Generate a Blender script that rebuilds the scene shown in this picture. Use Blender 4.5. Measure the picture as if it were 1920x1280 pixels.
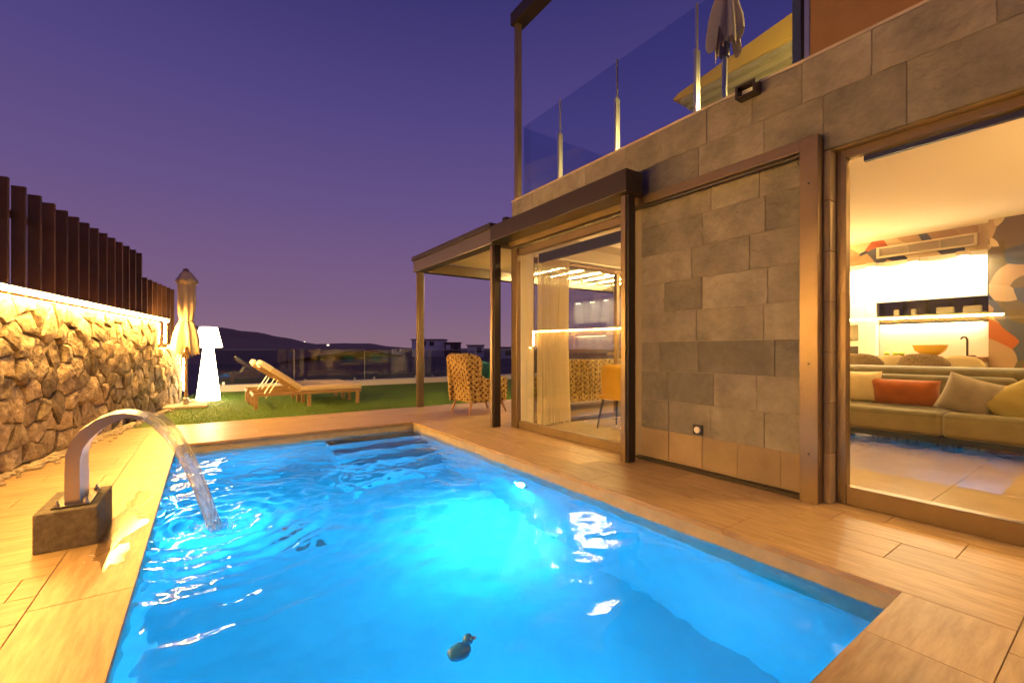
import bpy, bmesh, math, random
import numpy as np
from mathutils import Vector, Matrix
random.seed(7); rng = np.random.default_rng(7)
S = bpy.context.scene
for o in list(bpy.data.objects): bpy.data.objects.remove(o)
R = math.radians

# ------------------------------------------------------------------ camera
cam = bpy.data.cameras.new('camera'); co = bpy.data.objects.new('camera', cam)
S.collection.objects.link(co); S.camera = co
co.location = (0, 0, 1.1); co.rotation_euler = (R(90), 0, R(-34.8))
cam.sensor_width = 36; cam.lens = 15.525; cam.shift_y = 0.0083
cam.clip_start = 0.05; cam.clip_end = 9000

# ------------------------------------------------------------------ world: dusk sky after sunset
W = bpy.data.worlds.new('World'); S.world = W; W.use_nodes = True
nt = W.node_tree; nt.nodes.clear()
wo = nt.nodes.new('ShaderNodeOutputWorld'); bg = nt.nodes.new('ShaderNodeBackground')
tc = nt.nodes.new('ShaderNodeTexCoord'); sx = nt.nodes.new('ShaderNodeSeparateXYZ')
rp = nt.nodes.new('ShaderNodeValToRGB')
nt.links.new(tc.outputs['Generated'], sx.inputs[0]); nt.links.new(sx.outputs['Z'], rp.inputs[0])
cr = rp.color_ramp; cr.interpolation = 'LINEAR'
cr.elements[0].position = 0.0; cr.elements[0].color = (.262, .152, .206, 1)
cr.elements[1].position = 1.0; cr.elements[1].color = (.026, .025, .110, 1)
for p, c in ((.10, (.205, .118, .222, 1)), (.28, (.136, .086, .238, 1)), (.45, (.086, .062, .225, 1)), (.62, (.044, .036, .165, 1))):
    e = cr.elements.new(p); e.color = c
nt.links.new(rp.outputs[0], bg.inputs[0]); nt.links.new(bg.outputs[0], wo.inputs[0])
bg.inputs[1].default_value = 1.0

# ------------------------------------------------------------------ render / exposure
S.view_settings.view_transform = 'Standard'; S.view_settings.look = 'None'
S.view_settings.exposure = 0.0; S.view_settings.gamma = 1.0
S.render.engine = 'CYCLES'
cy = S.cycles
cy.use_denoising = True; cy.denoiser = 'OPENIMAGEDENOISE'
cy.max_bounces = 10; cy.diffuse_bounces = 4; cy.glossy_bounces = 4; cy.transmission_bounces = 8; cy.transparent_max_bounces = 16
cy.caustics_reflective = False; cy.caustics_refractive = False
cy.sample_clamp_indirect = 40.0; cy.blur_glossy = 0.6

# ------------------------------------------------------------------ materials
def node(nt, t, **kw):
    n = nt.nodes.new(t)
    for k, v in kw.items(): setattr(n, k, v)
    return n
def mat(name, col, rough=.6, metal=0, col2=None, scale=6, stretch=(1, 1, 1), bump=0, bscale=None, bdist=.02, rnd=0, emit=None, estr=0, detail=6, spec=.5, sheen=0, contrast=(.35, .65)):
    m = bpy.data.materials.new(name); m.use_nodes = True
    t = m.node_tree; b = t.nodes['Principled BSDF']
    b.inputs['Roughness'].default_value = rough; b.inputs['Metallic'].default_value = metal
    b.inputs['Specular IOR Level'].default_value = spec
    b.inputs['Base Color'].default_value = (*col, 1)
    if sheen: b.inputs['Sheen Weight'].default_value = sheen
    if col2 is not None or bump or rnd:
        c = node(t, 'ShaderNodeTexCoord'); mp = node(t, 'ShaderNodeMapping')
        mp.inputs['Scale'].default_value = stretch
        t.links.new(c.outputs['Object'], mp.inputs[0])
        oi = node(t, 'ShaderNodeObjectInfo')
        off = node(t, 'ShaderNodeVectorMath', operation='MULTIPLY_ADD')
        comb = node(t, 'ShaderNodeCombineXYZ')
        for i in range(3): t.links.new(oi.outputs['Random'], comb.inputs[i])
        t.links.new(comb.outputs[0], off.inputs[0]); off.inputs[1].default_value = (31, 17, 23)
        t.links.new(mp.outputs[0], off.inputs[2])
        nz = node(t, 'ShaderNodeTexNoise'); nz.inputs['Scale'].default_value = scale; nz.inputs['Detail'].default_value = detail
        nz.inputs['Roughness'].default_value = .62
        t.links.new(off.outputs[0], nz.inputs['Vector'])
        src = None
        if col2 is not None:
            ramp = node(t, 'ShaderNodeValToRGB')
            ramp.color_ramp.elements[0].position = contrast[0]; ramp.color_ramp.elements[1].position = contrast[1]
            ramp.color_ramp.elements[0].color = (*col, 1); ramp.color_ramp.elements[1].color = (*col2, 1)
            t.links.new(nz.outputs[0], ramp.inputs[0]); src = ramp.outputs[0]
        if rnd:
            hs = node(t, 'ShaderNodeHueSaturation')
            mr = node(t, 'ShaderNodeMapRange'); mr.inputs[3].default_value = 1 - rnd; mr.inputs[4].default_value = 1 + rnd
            t.links.new(oi.outputs['Random'], mr.inputs[0]); t.links.new(mr.outputs[0], hs.inputs['Value'])
            if src: t.links.new(src, hs.inputs['Color'])
            else: hs.inputs['Color'].default_value = (*col, 1)
            src = hs.outputs[0]
        if src: t.links.new(src, b.inputs['Base Color'])
        if bump:
            n2 = node(t, 'ShaderNodeTexNoise'); n2.inputs['Scale'].default_value = bscale or scale * 3; n2.inputs['Detail'].default_value = 8
            t.links.new(off.outputs[0], n2.inputs['Vector'])
            bp = node(t, 'ShaderNodeBump'); bp.inputs['Strength'].default_value = bump; bp.inputs['Distance'].default_value = bdist
            t.links.new(n2.outputs[0], bp.inputs['Height']); t.links.new(bp.outputs[0], b.inputs['Normal'])
    if emit:
        b.inputs['Emission Color'].default_value = (*emit, 1); b.inputs['Emission Strength'].default_value = estr
    return m
def glass_thin(name, tint=(.93, .95, .95), ior=1.75, rough=0.0):
    m = bpy.data.materials.new(name); m.use_nodes = True; t = m.node_tree; t.nodes.clear()
    o = node(t, 'ShaderNodeOutputMaterial'); mx = node(t, 'ShaderNodeMixShader'); tr = node(t, 'ShaderNodeBsdfTransparent')
    gl = node(t, 'ShaderNodeBsdfGlossy'); fr = node(t, 'ShaderNodeFresnel')
    ge = node(t, 'ShaderNodeNewGeometry'); iv = node(t, 'ShaderNodeMix', data_type='FLOAT')
    # same index from both faces of the pane
    iv.inputs[2].default_value = ior; iv.inputs[3].default_value = 1 / ior
    dv = node(t, 'ShaderNodeMath', operation='MULTIPLY'); 
    fr.inputs[0].default_value = ior
    t.links.new(ge.outputs['Backfacing'], iv.inputs[0]); 
    mul = node(t, 'ShaderNodeMath', operation='POWER'); mul.inputs[1].default_value = 1
    lw = node(t, 'ShaderNodeLayerWeight'); lw.inputs[0].default_value = .5
    # Schlick from facing (independent of side)
    pw = node(t, 'ShaderNodeMath', operation='POWER'); pw.inputs[1].default_value = 5
    r0 = ((ior - 1) / (ior + 1)) ** 2
    ma = node(t, 'ShaderNodeMath', operation='MULTIPLY_ADD'); ma.inputs[1].default_value = 1 - r0; ma.inputs[2].default_value = r0
    t.links.new(lw.outputs['Facing'], pw.inputs[0]); t.links.new(pw.outputs[0], ma.inputs[0])
    for n in (dv, iv, ge, mul, fr): t.nodes.remove(n)
    tr.inputs[0].default_value = (*tint, 1); gl.inputs['Roughness'].default_value = rough
    t.links.new(ma.outputs[0], mx.inputs[0]); t.links.new(tr.outputs[0], mx.inputs[1]); t.links.new(gl.outputs[0], mx.inputs[2])
    t.links.new(mx.outputs[0], o.inputs[0]); return m
def emis(name, col, s):
    m = bpy.data.materials.new(name); m.use_nodes = True; t = m.node_tree; t.nodes.clear()
    o = node(t, 'ShaderNodeOutputMaterial'); e = node(t, 'ShaderNodeEmission')
    e.inputs[0].default_value = (*col, 1); e.inputs[1].default_value = s; t.links.new(e.outputs[0], o.inputs[0]); return m

WARM = (1.0, .60, .22)
M = {}
M['tile'] = mat('porcelain wood tile', (.37, .24, .115), .40, col2=(.53, .37, .19), scale=3.5, stretch=(1.2, 9, 9), bump=.06, bscale=20, rnd=.10)
M['tile_y'] = mat('porcelain wood tile lengthwise', (.37, .24, .115), .40, col2=(.53, .37, .19), scale=3.5, stretch=(9, 1.2, 9), bump=.06, bscale=20, rnd=.12)
M['joint'] = mat('grout', (.27, .20, .125), .9)
M['rim'] = mat('beige pool stone', (.52, .46, .38), .6, col2=(.42, .37, .30), scale=9, bump=.1)
M['plaster'] = mat('pale pool plaster', (.74, .80, .82), .7, col2=(.60, .70, .74), scale=1.6, bump=.12, bscale=14, detail=9)
M['stone'] = mat('rubble stone', (.22, .16, .105), .9, col2=(.50, .40, .27), scale=9, bump=1.0, bscale=15, bdist=.05, rnd=.42, detail=14)
M['mortar'] = mat('dark joint earth', (.07, .05, .035), .95, bump=.5, bscale=30)
M['pebble'] = mat('pale pebbles', (.5, .43, .33), .75, col2=(.36, .29, .2), scale=18)
M['clad'] = mat('grey brown slate', (.135, .124, .108), .6, col2=(.29, .265, .225), scale=3.6, bump=.8, bscale=11, bdist=.035, rnd=.34, detail=12, contrast=(.3, .72))
M['cladlow'] = mat('tan sandstone', (.36, .265, .165), .65, col2=(.27, .2, .13), scale=3, bump=.2, bscale=9, rnd=.12, detail=9)
M['cladjoint'] = mat('slate joint', (.30, .26, .20), .9)
M['bronze'] = mat('bronze aluminium', (.26, .185, .11), .34, .6, col2=(.22, .155, .09), scale=4, bump=.02)
M['bronze_grey'] = mat('grey brown aluminium', (.20, .165, .12), .3, .65)
M['bronze_dark'] = mat('dark brown aluminium', (.045, .033, .026), .42, .35)
M['alu'] = mat('satin aluminium', (.52, .50, .47), .32, .9)
M['steel'] = mat('brushed stainless steel', (.58, .50, .41), .3, 1.0, col2=(.56, .53, .5), scale=30, stretch=(1, 8, 1))
M['stucco'] = mat('ochre brown stucco', (.25, .14, .07), .9, bump=.25, bscale=60, col2=(.22, .12, .06), scale=3)
M['cream'] = mat('cream wall paint', (.74, .68, .58), .8, bump=.04, bscale=40)
M['ceiling'] = mat('ceiling paint', (.78, .72, .62), .85, bump=.02, bscale=40)
M['white'] = mat('white lacquer', (.82, .81, .78), .3)
M['floor'] = mat('interior porcelain', (.30, .225, .14), .2, col2=(.26, .19, .12), scale=4, rnd=.05)
M['black'] = mat('black anodised', (.012, .012, .013), .4)
M['slat'] = mat('rust brown steel', (.13, .06, .032), .65, col2=(.095, .045, .025), scale=5, bump=.1, rnd=.15)
M['turf'] = mat('artificial turf', (.075, .15, .008), .8, col2=(.115, .21, .012), scale=24, bump=.9, bscale=160)
M['blade'] = mat('turf blades', (.10, .20, .008), .6, col2=(.15, .25, .015), scale=9)
M['teak'] = mat('teak', (.38, .23, .11), .5, col2=(.27, .155, .07), scale=5, stretch=(1, 8, 8), bump=.08)
M['cushion'] = mat('sand canvas', (.60, .47, .32), .9, col2=(.55, .42, .28), scale=20, bump=.12, bscale=120)
M['canvas'] = mat('parasol canvas', (.62, .50, .35), .85, bump=.12, bscale=70)
M['kerb'] = mat('white rendered kerb', (.72, .66, .55), .8, bump=.1, bscale=30)
M['granite'] = mat('rough granite', (.20, .17, .135), .85, col2=(.12, .10, .08), scale=26, bump=.9, bscale=45, detail=10)
M['concrete'] = mat('cast concrete slab', (.5, .43, .34), .85, bump=.2, bscale=25)
M['hill'] = mat('dry hillside', (.40, .25, .13), .95, col2=(.5, .33, .18), scale=.04, bump=.4, bscale=.3)
M['earth'] = mat('dry earth', (.2, .14, .09), .95, col2=(.28, .2, .13), scale=.05)
M['bldg'] = mat('far white render', (.82, .76, .72), .9)
M['bldg2'] = mat('far brown render', (.20, .12, .10), .9)
M['win_far'] = mat('far window glass', (.03, .03, .04), .15)
M['glass'] = glass_thin('window glass', (.93, .94, .90), 1.62)
M['fence_glass'] = glass_thin('fence glass', (.80, .84, .82), 1.80)
M['rail_glass'] = glass_thin('railing glass', (.80, .85, .93), 1.5)
M['sofa'] = mat('olive velvet', (.085, .07, .036), .85, col2=(.12, .10, .052), scale=6, bump=.1, bscale=60, sheen=.4)
M['cush_orange'] = mat('burnt orange velvet', (.33, .085, .016), .85, col2=(.25, .06, .012), scale=7, bump=.15, sheen=.3)
M['cush_grey'] = mat('taupe velvet', (.28, .24, .20), .85, col2=(.21, .18, .15), scale=7, bump=.15, sheen=.3)
M['cush_cream'] = mat('cream linen', (.58, .48, .30), .9, bump=.15, bscale=40)
M['cush_olive'] = mat('mustard linen', (.34, .28, .11), .9, bump=.15, bscale=40)
M['teal'] = mat('teal green fabric', (.06, .34, .22), .85, bump=.15, bscale=40)
M['blue_reflection'] = mat('plinth with painted blue reflection', (.03, .05, .10), .4)  # blue reflection put into the colour of the sofa plinth and legs
M['yellow'] = mat('mustard yellow upholstery', (.62, .36, .03), .75, bump=.1, bscale=50)
M['wicker'] = mat('woven wicker', (.16, .11, .07), .8, col2=(.34, .26, .17), scale=60, bump=.8, bscale=90)
M['wood'] = mat('walnut worktop', (.26, .13, .06), .4, col2=(.19, .09, .04), scale=5, stretch=(8, 1, 8))
M['leg'] = mat('reddish wood leg', (.36, .17, .08), .45)
M['glaze'] = mat('yellow glazed bowl', (.62, .42, .04), .2)
M['oven'] = mat('oven glass', (.05, .05, .05), .1)
M['niche'] = mat('smoked glass', (.022, .02, .014), .06)
M['grille'] = mat('grille cream', (.60, .52, .42), .6)
M['ochre'] = mat('ochre yellow render', (.62, .40, .05), .85, bump=.1, bscale=40)
M['board'] = mat('pale soffit board', (.42, .36, .18), .7, col2=(.34, .28, .13), scale=4, stretch=(8, 1, 8))
M['led'] = emis('warm led', (1.0, .53, .115), 360)
M['led_soft'] = emis('pergola led', (1.0, .72, .32), 200)
M['farlamp'] = emis('far lamp', (1.0, .85, .6), 2.5)
M['lamp'] = emis('white lamp body', (1.0, .80, .48), 17)
M['down'] = emis('downlight lens', (1.0, .80, .5), 30)
M['poollamp'] = emis('pool lamp lens', (.12, .75, 1.0), 60)
M['blueframe'] = mat('blue grey frame', (.05, .07, .14), .3, .3)

def pattern_fabric():
    m = mat('houndstooth weave fabric', (.5, .4, .2), .9); t = m.node_tree; b = t.nodes['Principled BSDF']
    c = node(t, 'ShaderNodeTexCoord'); mp = node(t, 'ShaderNodeMapping'); mp.inputs['Rotation'].default_value = (R(35), R(38), R(45))
    t.links.new(c.outputs['Object'], mp.inputs[0])
    ch = node(t, 'ShaderNodeTexChecker'); ch.inputs['Scale'].default_value = 17
    ch.inputs[1].default_value = (.44, .31, .11, 1); ch.inputs[2].default_value = (.25, .15, .055, 1)
    ch2 = node(t, 'ShaderNodeTexVoronoi'); ch2.inputs['Scale'].default_value = 15; ch2.inputs['Randomness'].default_value = .25
    t.links.new(mp.outputs[0], ch.inputs[0]); t.links.new(mp.outputs[0], ch2.inputs[0])
    rm = node(t, 'ShaderNodeValToRGB'); rm.color_ramp.interpolation = 'CONSTANT'
    rm.color_ramp.elements[0].color = (1, 1, 1, 1); rm.color_ramp.elements[1].color = (0, 0, 0, 1); rm.color_ramp.elements[1].position = .36
    t.links.new(ch2.outputs['Distance'], rm.inputs[0])
    mx = node(t, 'ShaderNodeMix', data_type='RGBA'); mx.inputs[7].default_value = (.075, .03, .02, 1)
    t.links.new(rm.outputs[0], mx.inputs[0]); t.links.new(ch.outputs[0], mx.inputs[6])
    t.links.new(mx.outputs[2], b.inputs['Base Color']); return m
M['fabric'] = pattern_fabric()
def wallpaper():
    m = mat('abstract curved wallpaper', (.5, .4, .2), .8); t = m.node_tree; b = t.nodes['Principled BSDF']
    c = node(t, 'ShaderNodeTexCoord'); nz = node(t, 'ShaderNodeTexNoise'); nz.inputs['Scale'].default_value = 1.7; nz.inputs['Detail'].default_value = 0
    t.links.new(c.outputs['Object'], nz.inputs['Vector'])
    ad = node(t, 'ShaderNodeVectorMath', operation='MULTIPLY_ADD'); ad.inputs[1].default_value = (.9, .9, .9)
    t.links.new(nz.outputs['Color'], ad.inputs[0]); t.links.new(c.outputs['Object'], ad.inputs[2])
    v = node(t, 'ShaderNodeTexVoronoi'); v.inputs['Scale'].default_value = 3.3
    t.links.new(ad.outputs[0], v.inputs['Vector'])
    sp = node(t, 'ShaderNodeSeparateColor'); t.links.new(v.outputs['Color'], sp.inputs[0])
    rm = node(t, 'ShaderNodeValToRGB'); cr = rm.color_ramp; cr.interpolation = 'CONSTANT'
    cr.elements[0].position = 0; cr.elements[0].color = (.40, .28, .17, 1); cr.elements[1].position = .2; cr.elements[1].color = (.36, .09, .02, 1)
    for p, q in ((.36, (.075, .085, .12)), (.52, (.55, .44, .29)), (.7, (.13, .10, .055)), (.82, (.36, .23, .13)), (.92, (.03, .04, .08))):
        e = cr.elements.new(p); e.color = (*q, 1)
    t.links.new(sp.outputs[0], rm.inputs[0]); t.links.new(rm.outputs[0], b.inputs['Base Color']); return m
M['wallpaper'] = wallpaper()
def curtain_mat():
    m = bpy.data.materials.new('sheer curtain cloth'); m.use_nodes = True; t = m.node_tree; t.nodes.clear()
    o = node(t, 'ShaderNodeOutputMaterial'); a = node(t, 'ShaderNodeMixShader'); d = node(t, 'ShaderNodeBsdfDiffuse'); tl = node(t, 'ShaderNodeBsdfTranslucent')
    tr = node(t, 'ShaderNodeBsdfTransparent'); a2 = node(t, 'ShaderNodeMixShader')
    d.inputs[0].default_value = (.82, .74, .58, 1); tl.inputs[0].default_value = (.82, .72, .52, 1); a.inputs[0].default_value = .45; a2.inputs[0].default_value = .15
    t.links.new(d.outputs[0], a.inputs[1]); t.links.new(tl.outputs[0], a.inputs[2])
    t.links.new(a.outputs[0], a2.inputs[1]); t.links.new(tr.outputs[0], a2.inputs[2]); t.links.new(a2.outputs[0], o.inputs[0]); return m
M['curtain'] = curtain_mat()
def water_mat():
    m = bpy.data.materials.new('pool water'); m.use_nodes = True; t = m.node_tree; t.nodes.clear()
    o = node(t, 'ShaderNodeOutputMaterial'); g = node(t, 'ShaderNodeBsdfGlass'); g.inputs['IOR'].default_value = 1.333; g.inputs['Roughness'].default_value = 0
    g.inputs['Color'].default_value = (.97, .99, 1, 1)
    c = node(t, 'ShaderNodeTexCoord'); n = node(t, 'ShaderNodeTexNoise'); n.inputs['Scale'].default_value = 16; n.inputs['Detail'].default_value = 3
    b = node(t, 'ShaderNodeBump'); b.inputs['Strength'].default_value = .05; b.inputs['Distance'].default_value = .02
    t.links.new(c.outputs['Object'], n.inputs['Vector']); t.links.new(n.outputs[0], b.inputs['Height']); t.links.new(b.outputs[0], g.inputs['Normal'])
    t.links.new(g.outputs[0], o.inputs[0]); return m
M['water'] = water_mat()
def stream_mat():
    m = bpy.data.materials.new('falling water'); m.use_nodes = True; t = m.node_tree; t.nodes.clear()
    o = node(t, 'ShaderNodeOutputMaterial'); g = node(t, 'ShaderNodeBsdfGlossy'); g.inputs['Roughness'].default_value = .18
    tr = node(t, 'ShaderNodeBsdfTransparent'); tr.inputs[0].default_value = (.95, .96, .97, 1)
    d = node(t, 'ShaderNodeBsdfTranslucent'); d.inputs[0].default_value = (.8, .82, .85, 1); df = node(t, 'ShaderNodeBsdfDiffuse'); df.inputs[0].default_value = (.8, .82, .85, 1)
    c = node(t, 'ShaderNodeTexCoord'); mp = node(t, 'ShaderNodeMapping'); mp.inputs['Scale'].default_value = (2, 55, 2)
    n = node(t, 'ShaderNodeTexNoise'); n.inputs['Scale'].default_value = 1.6; n.inputs['Detail'].default_value = 5
    t.links.new(c.outputs['Object'], mp.inputs[0]); t.links.new(mp.outputs[0], n.inputs['Vector'])
    r = node(t, 'ShaderNodeMapRange'); r.inputs[1].default_value = .42; r.inputs[2].default_value = .68; r.inputs[3].default_value = .25; r.inputs[4].default_value = .85
    t.links.new(n.outputs[0], r.inputs[0])
    b = node(t, 'ShaderNodeBump'); b.inputs['Strength'].default_value = .8; b.inputs['Distance'].default_value = .02
    t.links.new(n.outputs[0], b.inputs['Height']); t.links.new(b.outputs[0], g.inputs['Normal'])
    m1 = node(t, 'ShaderNodeMixShader'); m1.inputs[0].default_value = .5; t.links.new(d.outputs[0], m1.inputs[1]); t.links.new(df.outputs[0], m1.inputs[2])
    m2 = node(t, 'ShaderNodeMixShader'); m2.inputs[0].default_value = .45; t.links.new(m1.outputs[0], m2.inputs[1]); t.links.new(g.outputs[0], m2.inputs[2])
    m3 = node(t, 'ShaderNodeMixShader'); t.links.new(r.outputs[0], m3.inputs[0]); t.links.new(tr.outputs[0], m3.inputs[1]); t.links.new(m2.outputs[0], m3.inputs[2])
    t.links.new(m3.outputs[0], o.inputs[0]); return m
M['stream'] = stream_mat()
M['wet'] = glass_thin('wet film', (.74, .70, .66), 1.45, .12)
M['foam'] = mat('water foam', (.85, .9, .95), .5)
M['duck'] = mat('blue plastic duck', (.04, .26, .75), .25)
M['duckbill'] = mat('pale plastic bill', (.75, .72, .6), .3)

# ------------------------------------------------------------------ builders
ORG = {}
def meta(o, label=None, cat=None, group=None, kind=None):
    if label: o['label'] = label
    if cat: o['category'] = cat
    if group: o['group'] = group
    if kind: o['kind'] = kind
    return o
def thing(name, label, cat, loc=(0, 0, 0), rz=0, group=None):
    o = bpy.data.objects.new(name, None); S.collection.objects.link(o)
    o.empty_display_size = .1; o.location = loc; o.rotation_euler = (0, 0, rz)
    ORG[o] = Vector(loc)
    return meta(o, label, cat, group)
def link(name, me, material, parent=None, loc=None, local=False):
    o = bpy.data.objects.new(name, me); S.collection.objects.link(o)
    if material is not None and len(me.materials) == 0: me.materials.append(M[material] if isinstance(material, str) else material)
    base = Vector(loc) if loc is not None else Vector((0, 0, 0))
    if parent is not None:
        o.parent = parent
        o.location = base if local else base - ORG[parent]
        ORG[o] = base if not local else base
    else:
        o.location = base; ORG[o] = base
    return o
class B:
    def __init__(s): s.v = []; s.f = []
    def add(s, vs, fs):
        n = len(s.v); s.v += [tuple(p) for p in vs]; s.f += [tuple(i + n for i in f) for f in fs]; return s
    def box(s, x0, x1, y0, y1, z0, z1):
        return s.add([(x0, y0, z0), (x1, y0, z0), (x1, y1, z0), (x0, y1, z0), (x0, y0, z1), (x1, y0, z1), (x1, y1, z1), (x0, y1, z1)],
                     [(0, 3, 2, 1), (4, 5, 6, 7), (0, 1, 5, 4), (1, 2, 6, 5), (2, 3, 7, 6), (3, 0, 4, 7)])
    def prism(s, pts, axis, a, b):
        """closed outline pts (2D) extruded from a to b along axis"""
        def P(p, h):
            return (h, p[0], p[1]) if axis == 'x' else (p[0], h, p[1]) if axis == 'y' else (p[0], p[1], h)
        n = len(pts); vs = [P(p, a) for p in pts] + [P(p, b) for p in pts]
        return s.add(vs, [tuple(range(n))[::-1], tuple(range(n, 2 * n))] + [(i, (i + 1) % n, n + (i + 1) % n, n + i) for i in range(n)])
    def tube(s, path, rad, seg=10, caps=True):
        path = [Vector(p) for p in path]; rs = rad if isinstance(rad, (list, tuple)) else [rad] * len(path)
        vs = []; up = Vector((0, 0, 1))
        for i, p in enumerate(path):
            d = (path[min(i + 1, len(path) - 1)] - path[max(i - 1, 0)]).normalized()
            a = d.cross(up if abs(d.z) < .95 else Vector((1, 0, 0))).normalized(); b = d.cross(a)
            for k in range(seg):
                t = 2 * math.pi * k / seg; vs.append(p + (a * math.cos(t) + b * math.sin(t)) * rs[i])
        fs = []
        for i in range(len(path) - 1):
            for k in range(seg):
                k2 = (k + 1) % seg; fs.append((i * seg + k, i * seg + k2, (i + 1) * seg + k2, (i + 1) * seg + k))
        if caps: fs += [tuple(range(seg))[::-1], tuple(range((len(path) - 1) * seg, len(path) * seg))]
        return s.add(vs, fs)
    def lathe(s, prof, c=(0, 0, 0), seg=24):
        vs = []; fs = []
        for r, z in prof:
            for k in range(seg):
                t = 2 * math.pi * k / seg; vs.append((c[0] + r * math.cos(t), c[1] + r * math.sin(t), c[2] + z))
        for i in range(len(prof) - 1):
            for k in range(seg):
                k2 = (k + 1) % seg; fs.append((i * seg + k, i * seg + k2, (i + 1) * seg + k2, (i + 1) * seg + k))
        fs += [tuple(range(seg))[::-1], tuple(range((len(prof) - 1) * seg, len(prof) * seg))]
        return s.add(vs, fs)
    def xf(s, mtx):
        s.v = [tuple(mtx @ Vector(p)) for p in s.v]; return s
    def mesh(s, name, origin=(0, 0, 0), bevel=0, seg=2, smooth=False, sub=0):
        me = bpy.data.meshes.new(name)
        ox, oy, oz = origin
        me.from_pydata([(x - ox, y - oy, z - oz) for x, y, z in s.v], [], s.f)
        if bevel or sub or True:
            bm = bmesh.new(); bm.from_mesh(me)
            bmesh.ops.recalc_face_normals(bm, faces=bm.faces)
            if bevel: bmesh.ops.bevel(bm, geom=list(bm.edges), offset=bevel, segments=seg, profile=.5, affect='EDGES', clamp_overlap=True)
            bm.to_mesh(me); bm.free()
        if smooth:
            for p in me.polygons: p.use_smooth = True
        me.update(); return me
    def build(s, name, material, parent=None, bevel=0, seg=2, smooth=False, local=False):
        """parts: mesh sits relative to the parent's origin; top-level: origin at the base centre"""
        if parent is None:
            a = np.array(s.v); mn = a.min(0); mx = a.max(0)
            org = ((mn[0] + mx[0]) / 2, (mn[1] + mx[1]) / 2, mn[2])
            return link(name, s.mesh(name, org, bevel, seg, smooth), material, None, org)
        org = (0, 0, 0) if local else tuple(ORG[parent])
        o = link(name, s.mesh(name, org, bevel, seg, smooth), material, parent, (0, 0, 0), True)
        ORG[o] = Vector(org); return o
def smooth_by_angle(o, ang=40):
    me = o.data
    for p in me.polygons: p.use_smooth = True
    try: me.set_sharp_from_angle(angle=R(ang))
    except Exception: pass
    return o
def pillow_mesh(w, h, t, n=12, name='cushion'):
    """soft square cushion in local XZ plane, thickness along Y, resting on its bottom edge at z=0"""
    vs = []; fs = []
    for side in (1, -1):
        for j in range(n + 1):
            for i in range(n + 1):
                u = i / n * 2 - 1; v = j / n * 2 - 1
                pinch = 1 - .07 * (1 - abs(u) ** 2) * (abs(v) ** 4) ; pinch2 = 1 - .07 * (1 - abs(v) ** 2) * (abs(u) ** 4)
                th = t / 2 * ((1 - u ** 4) * (1 - v ** 4)) ** .55
                wr = .006 * math.sin(9 * u + 5 * v) * (1 - abs(u) ** 3) * (1 - abs(v) ** 3)
                vs.append((u * w / 2 * pinch2, side * (th + wr), (v * pinch + 1) * h / 2))
    N = (n + 1) ** 2
    for s_ in range(2):
        for j in range(n):
            for i in range(n):
                a = s_ * N + j * (n + 1) + i; q = (a, a + 1, a + n + 2, a + n + 1); fs.append(q if s_ == 0 else q[::-1])
    b = B().add(vs, fs); me = b.mesh(name, smooth=True)
    bm = bmesh.new(); bm.from_mesh(me); bmesh.ops.remove_doubles(bm, verts=bm.verts, dist=1e-4); bmesh.ops.recalc_face_normals(bm, faces=bm.faces)
    bm.to_mesh(me); bm.free()
    for p in me.polygons: p.use_smooth = True
    return me
def cushion(name, label, loc, size, material, rz=0, tilt=0, roll=0, cat='cushion'):
    me = pillow_mesh(*size, name=name); o = link(name, me, material, None, loc)
    o.rotation_euler = (Matrix.Rotation(rz, 4, 'Z') @ Matrix.Rotation(tilt, 4, 'X') @ Matrix.Rotation(roll, 4, 'Y')).to_euler()
    return meta(o, label, cat)
def area(name, loc, size, power, col, rot=(0, 0, 0), parent=None, shape='DISK', sy=None, spread=180):
    l = bpy.data.lights.new(name, 'AREA'); l.shape = shape; l.size = size
    if sy: l.size_y = sy
    l.energy = power; l.color = col; l.spread = R(spread)
    o = bpy.data.objects.new(name, l); S.collection.objects.link(o)
    o.rotation_euler = rot
    if parent is not None: o.parent = parent; o.location = Vector(loc) - ORG[parent]
    else: o.location = loc
    return o


# ================================================================== SETTING
g = B().add([(-4000, -4000, -1.8), (4000, -4000, -1.8), (4000, 6000, -1.8), (-4000, 6000, -1.8)], [(0, 1, 2, 3)])
meta(g.build('ground', 'earth'), kind='structure')
PX0, PX1, PY0, PY1 = -.30, 2.64, .61, 6.46
WZ = -.125
# deck bed with the pool opening
d = B()
for x0, x1, y0, y1 in ((-5, PX0 - .02, -4, 8.1), (PX1 + .02, 3.6, -4, 8.1), (PX0 - .02, PX1 + .02, -4, PY0 - .02), (PX0 - .02, PX1 + .02, PY1 + .02, 8.1), (3.6, 10.6, 5.24, 8.1)):
    d.box(x0, x1, y0, y1, -.3, -.012)
deck = meta(d.build('deck', 'joint'), kind='structure')
_tc = {}
def tile(parent, x0, x1, y0, y1, z1=0, t=.02, gap=.0016, material='tile', name='tile'):
    sx, sy = round(x1 - x0, 3), round(y1 - y0, 3)
    if sx < .03 or sy < .03: return
    k = (sx, sy, t, material, name)
    if k not in _tc:
        a, b_ = sx / 2 - gap, sy / 2 - gap
        me = B().box(-a, a, -b_, b_, -t, 0).mesh(name, bevel=.0015, seg=1); me.materials.append(M[material]); _tc[k] = me
    return link(name, _tc[k], None, parent, ((x0 + x1) / 2, (y0 + y1) / 2, z1 + random.uniform(-.0007, .0007)))
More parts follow.
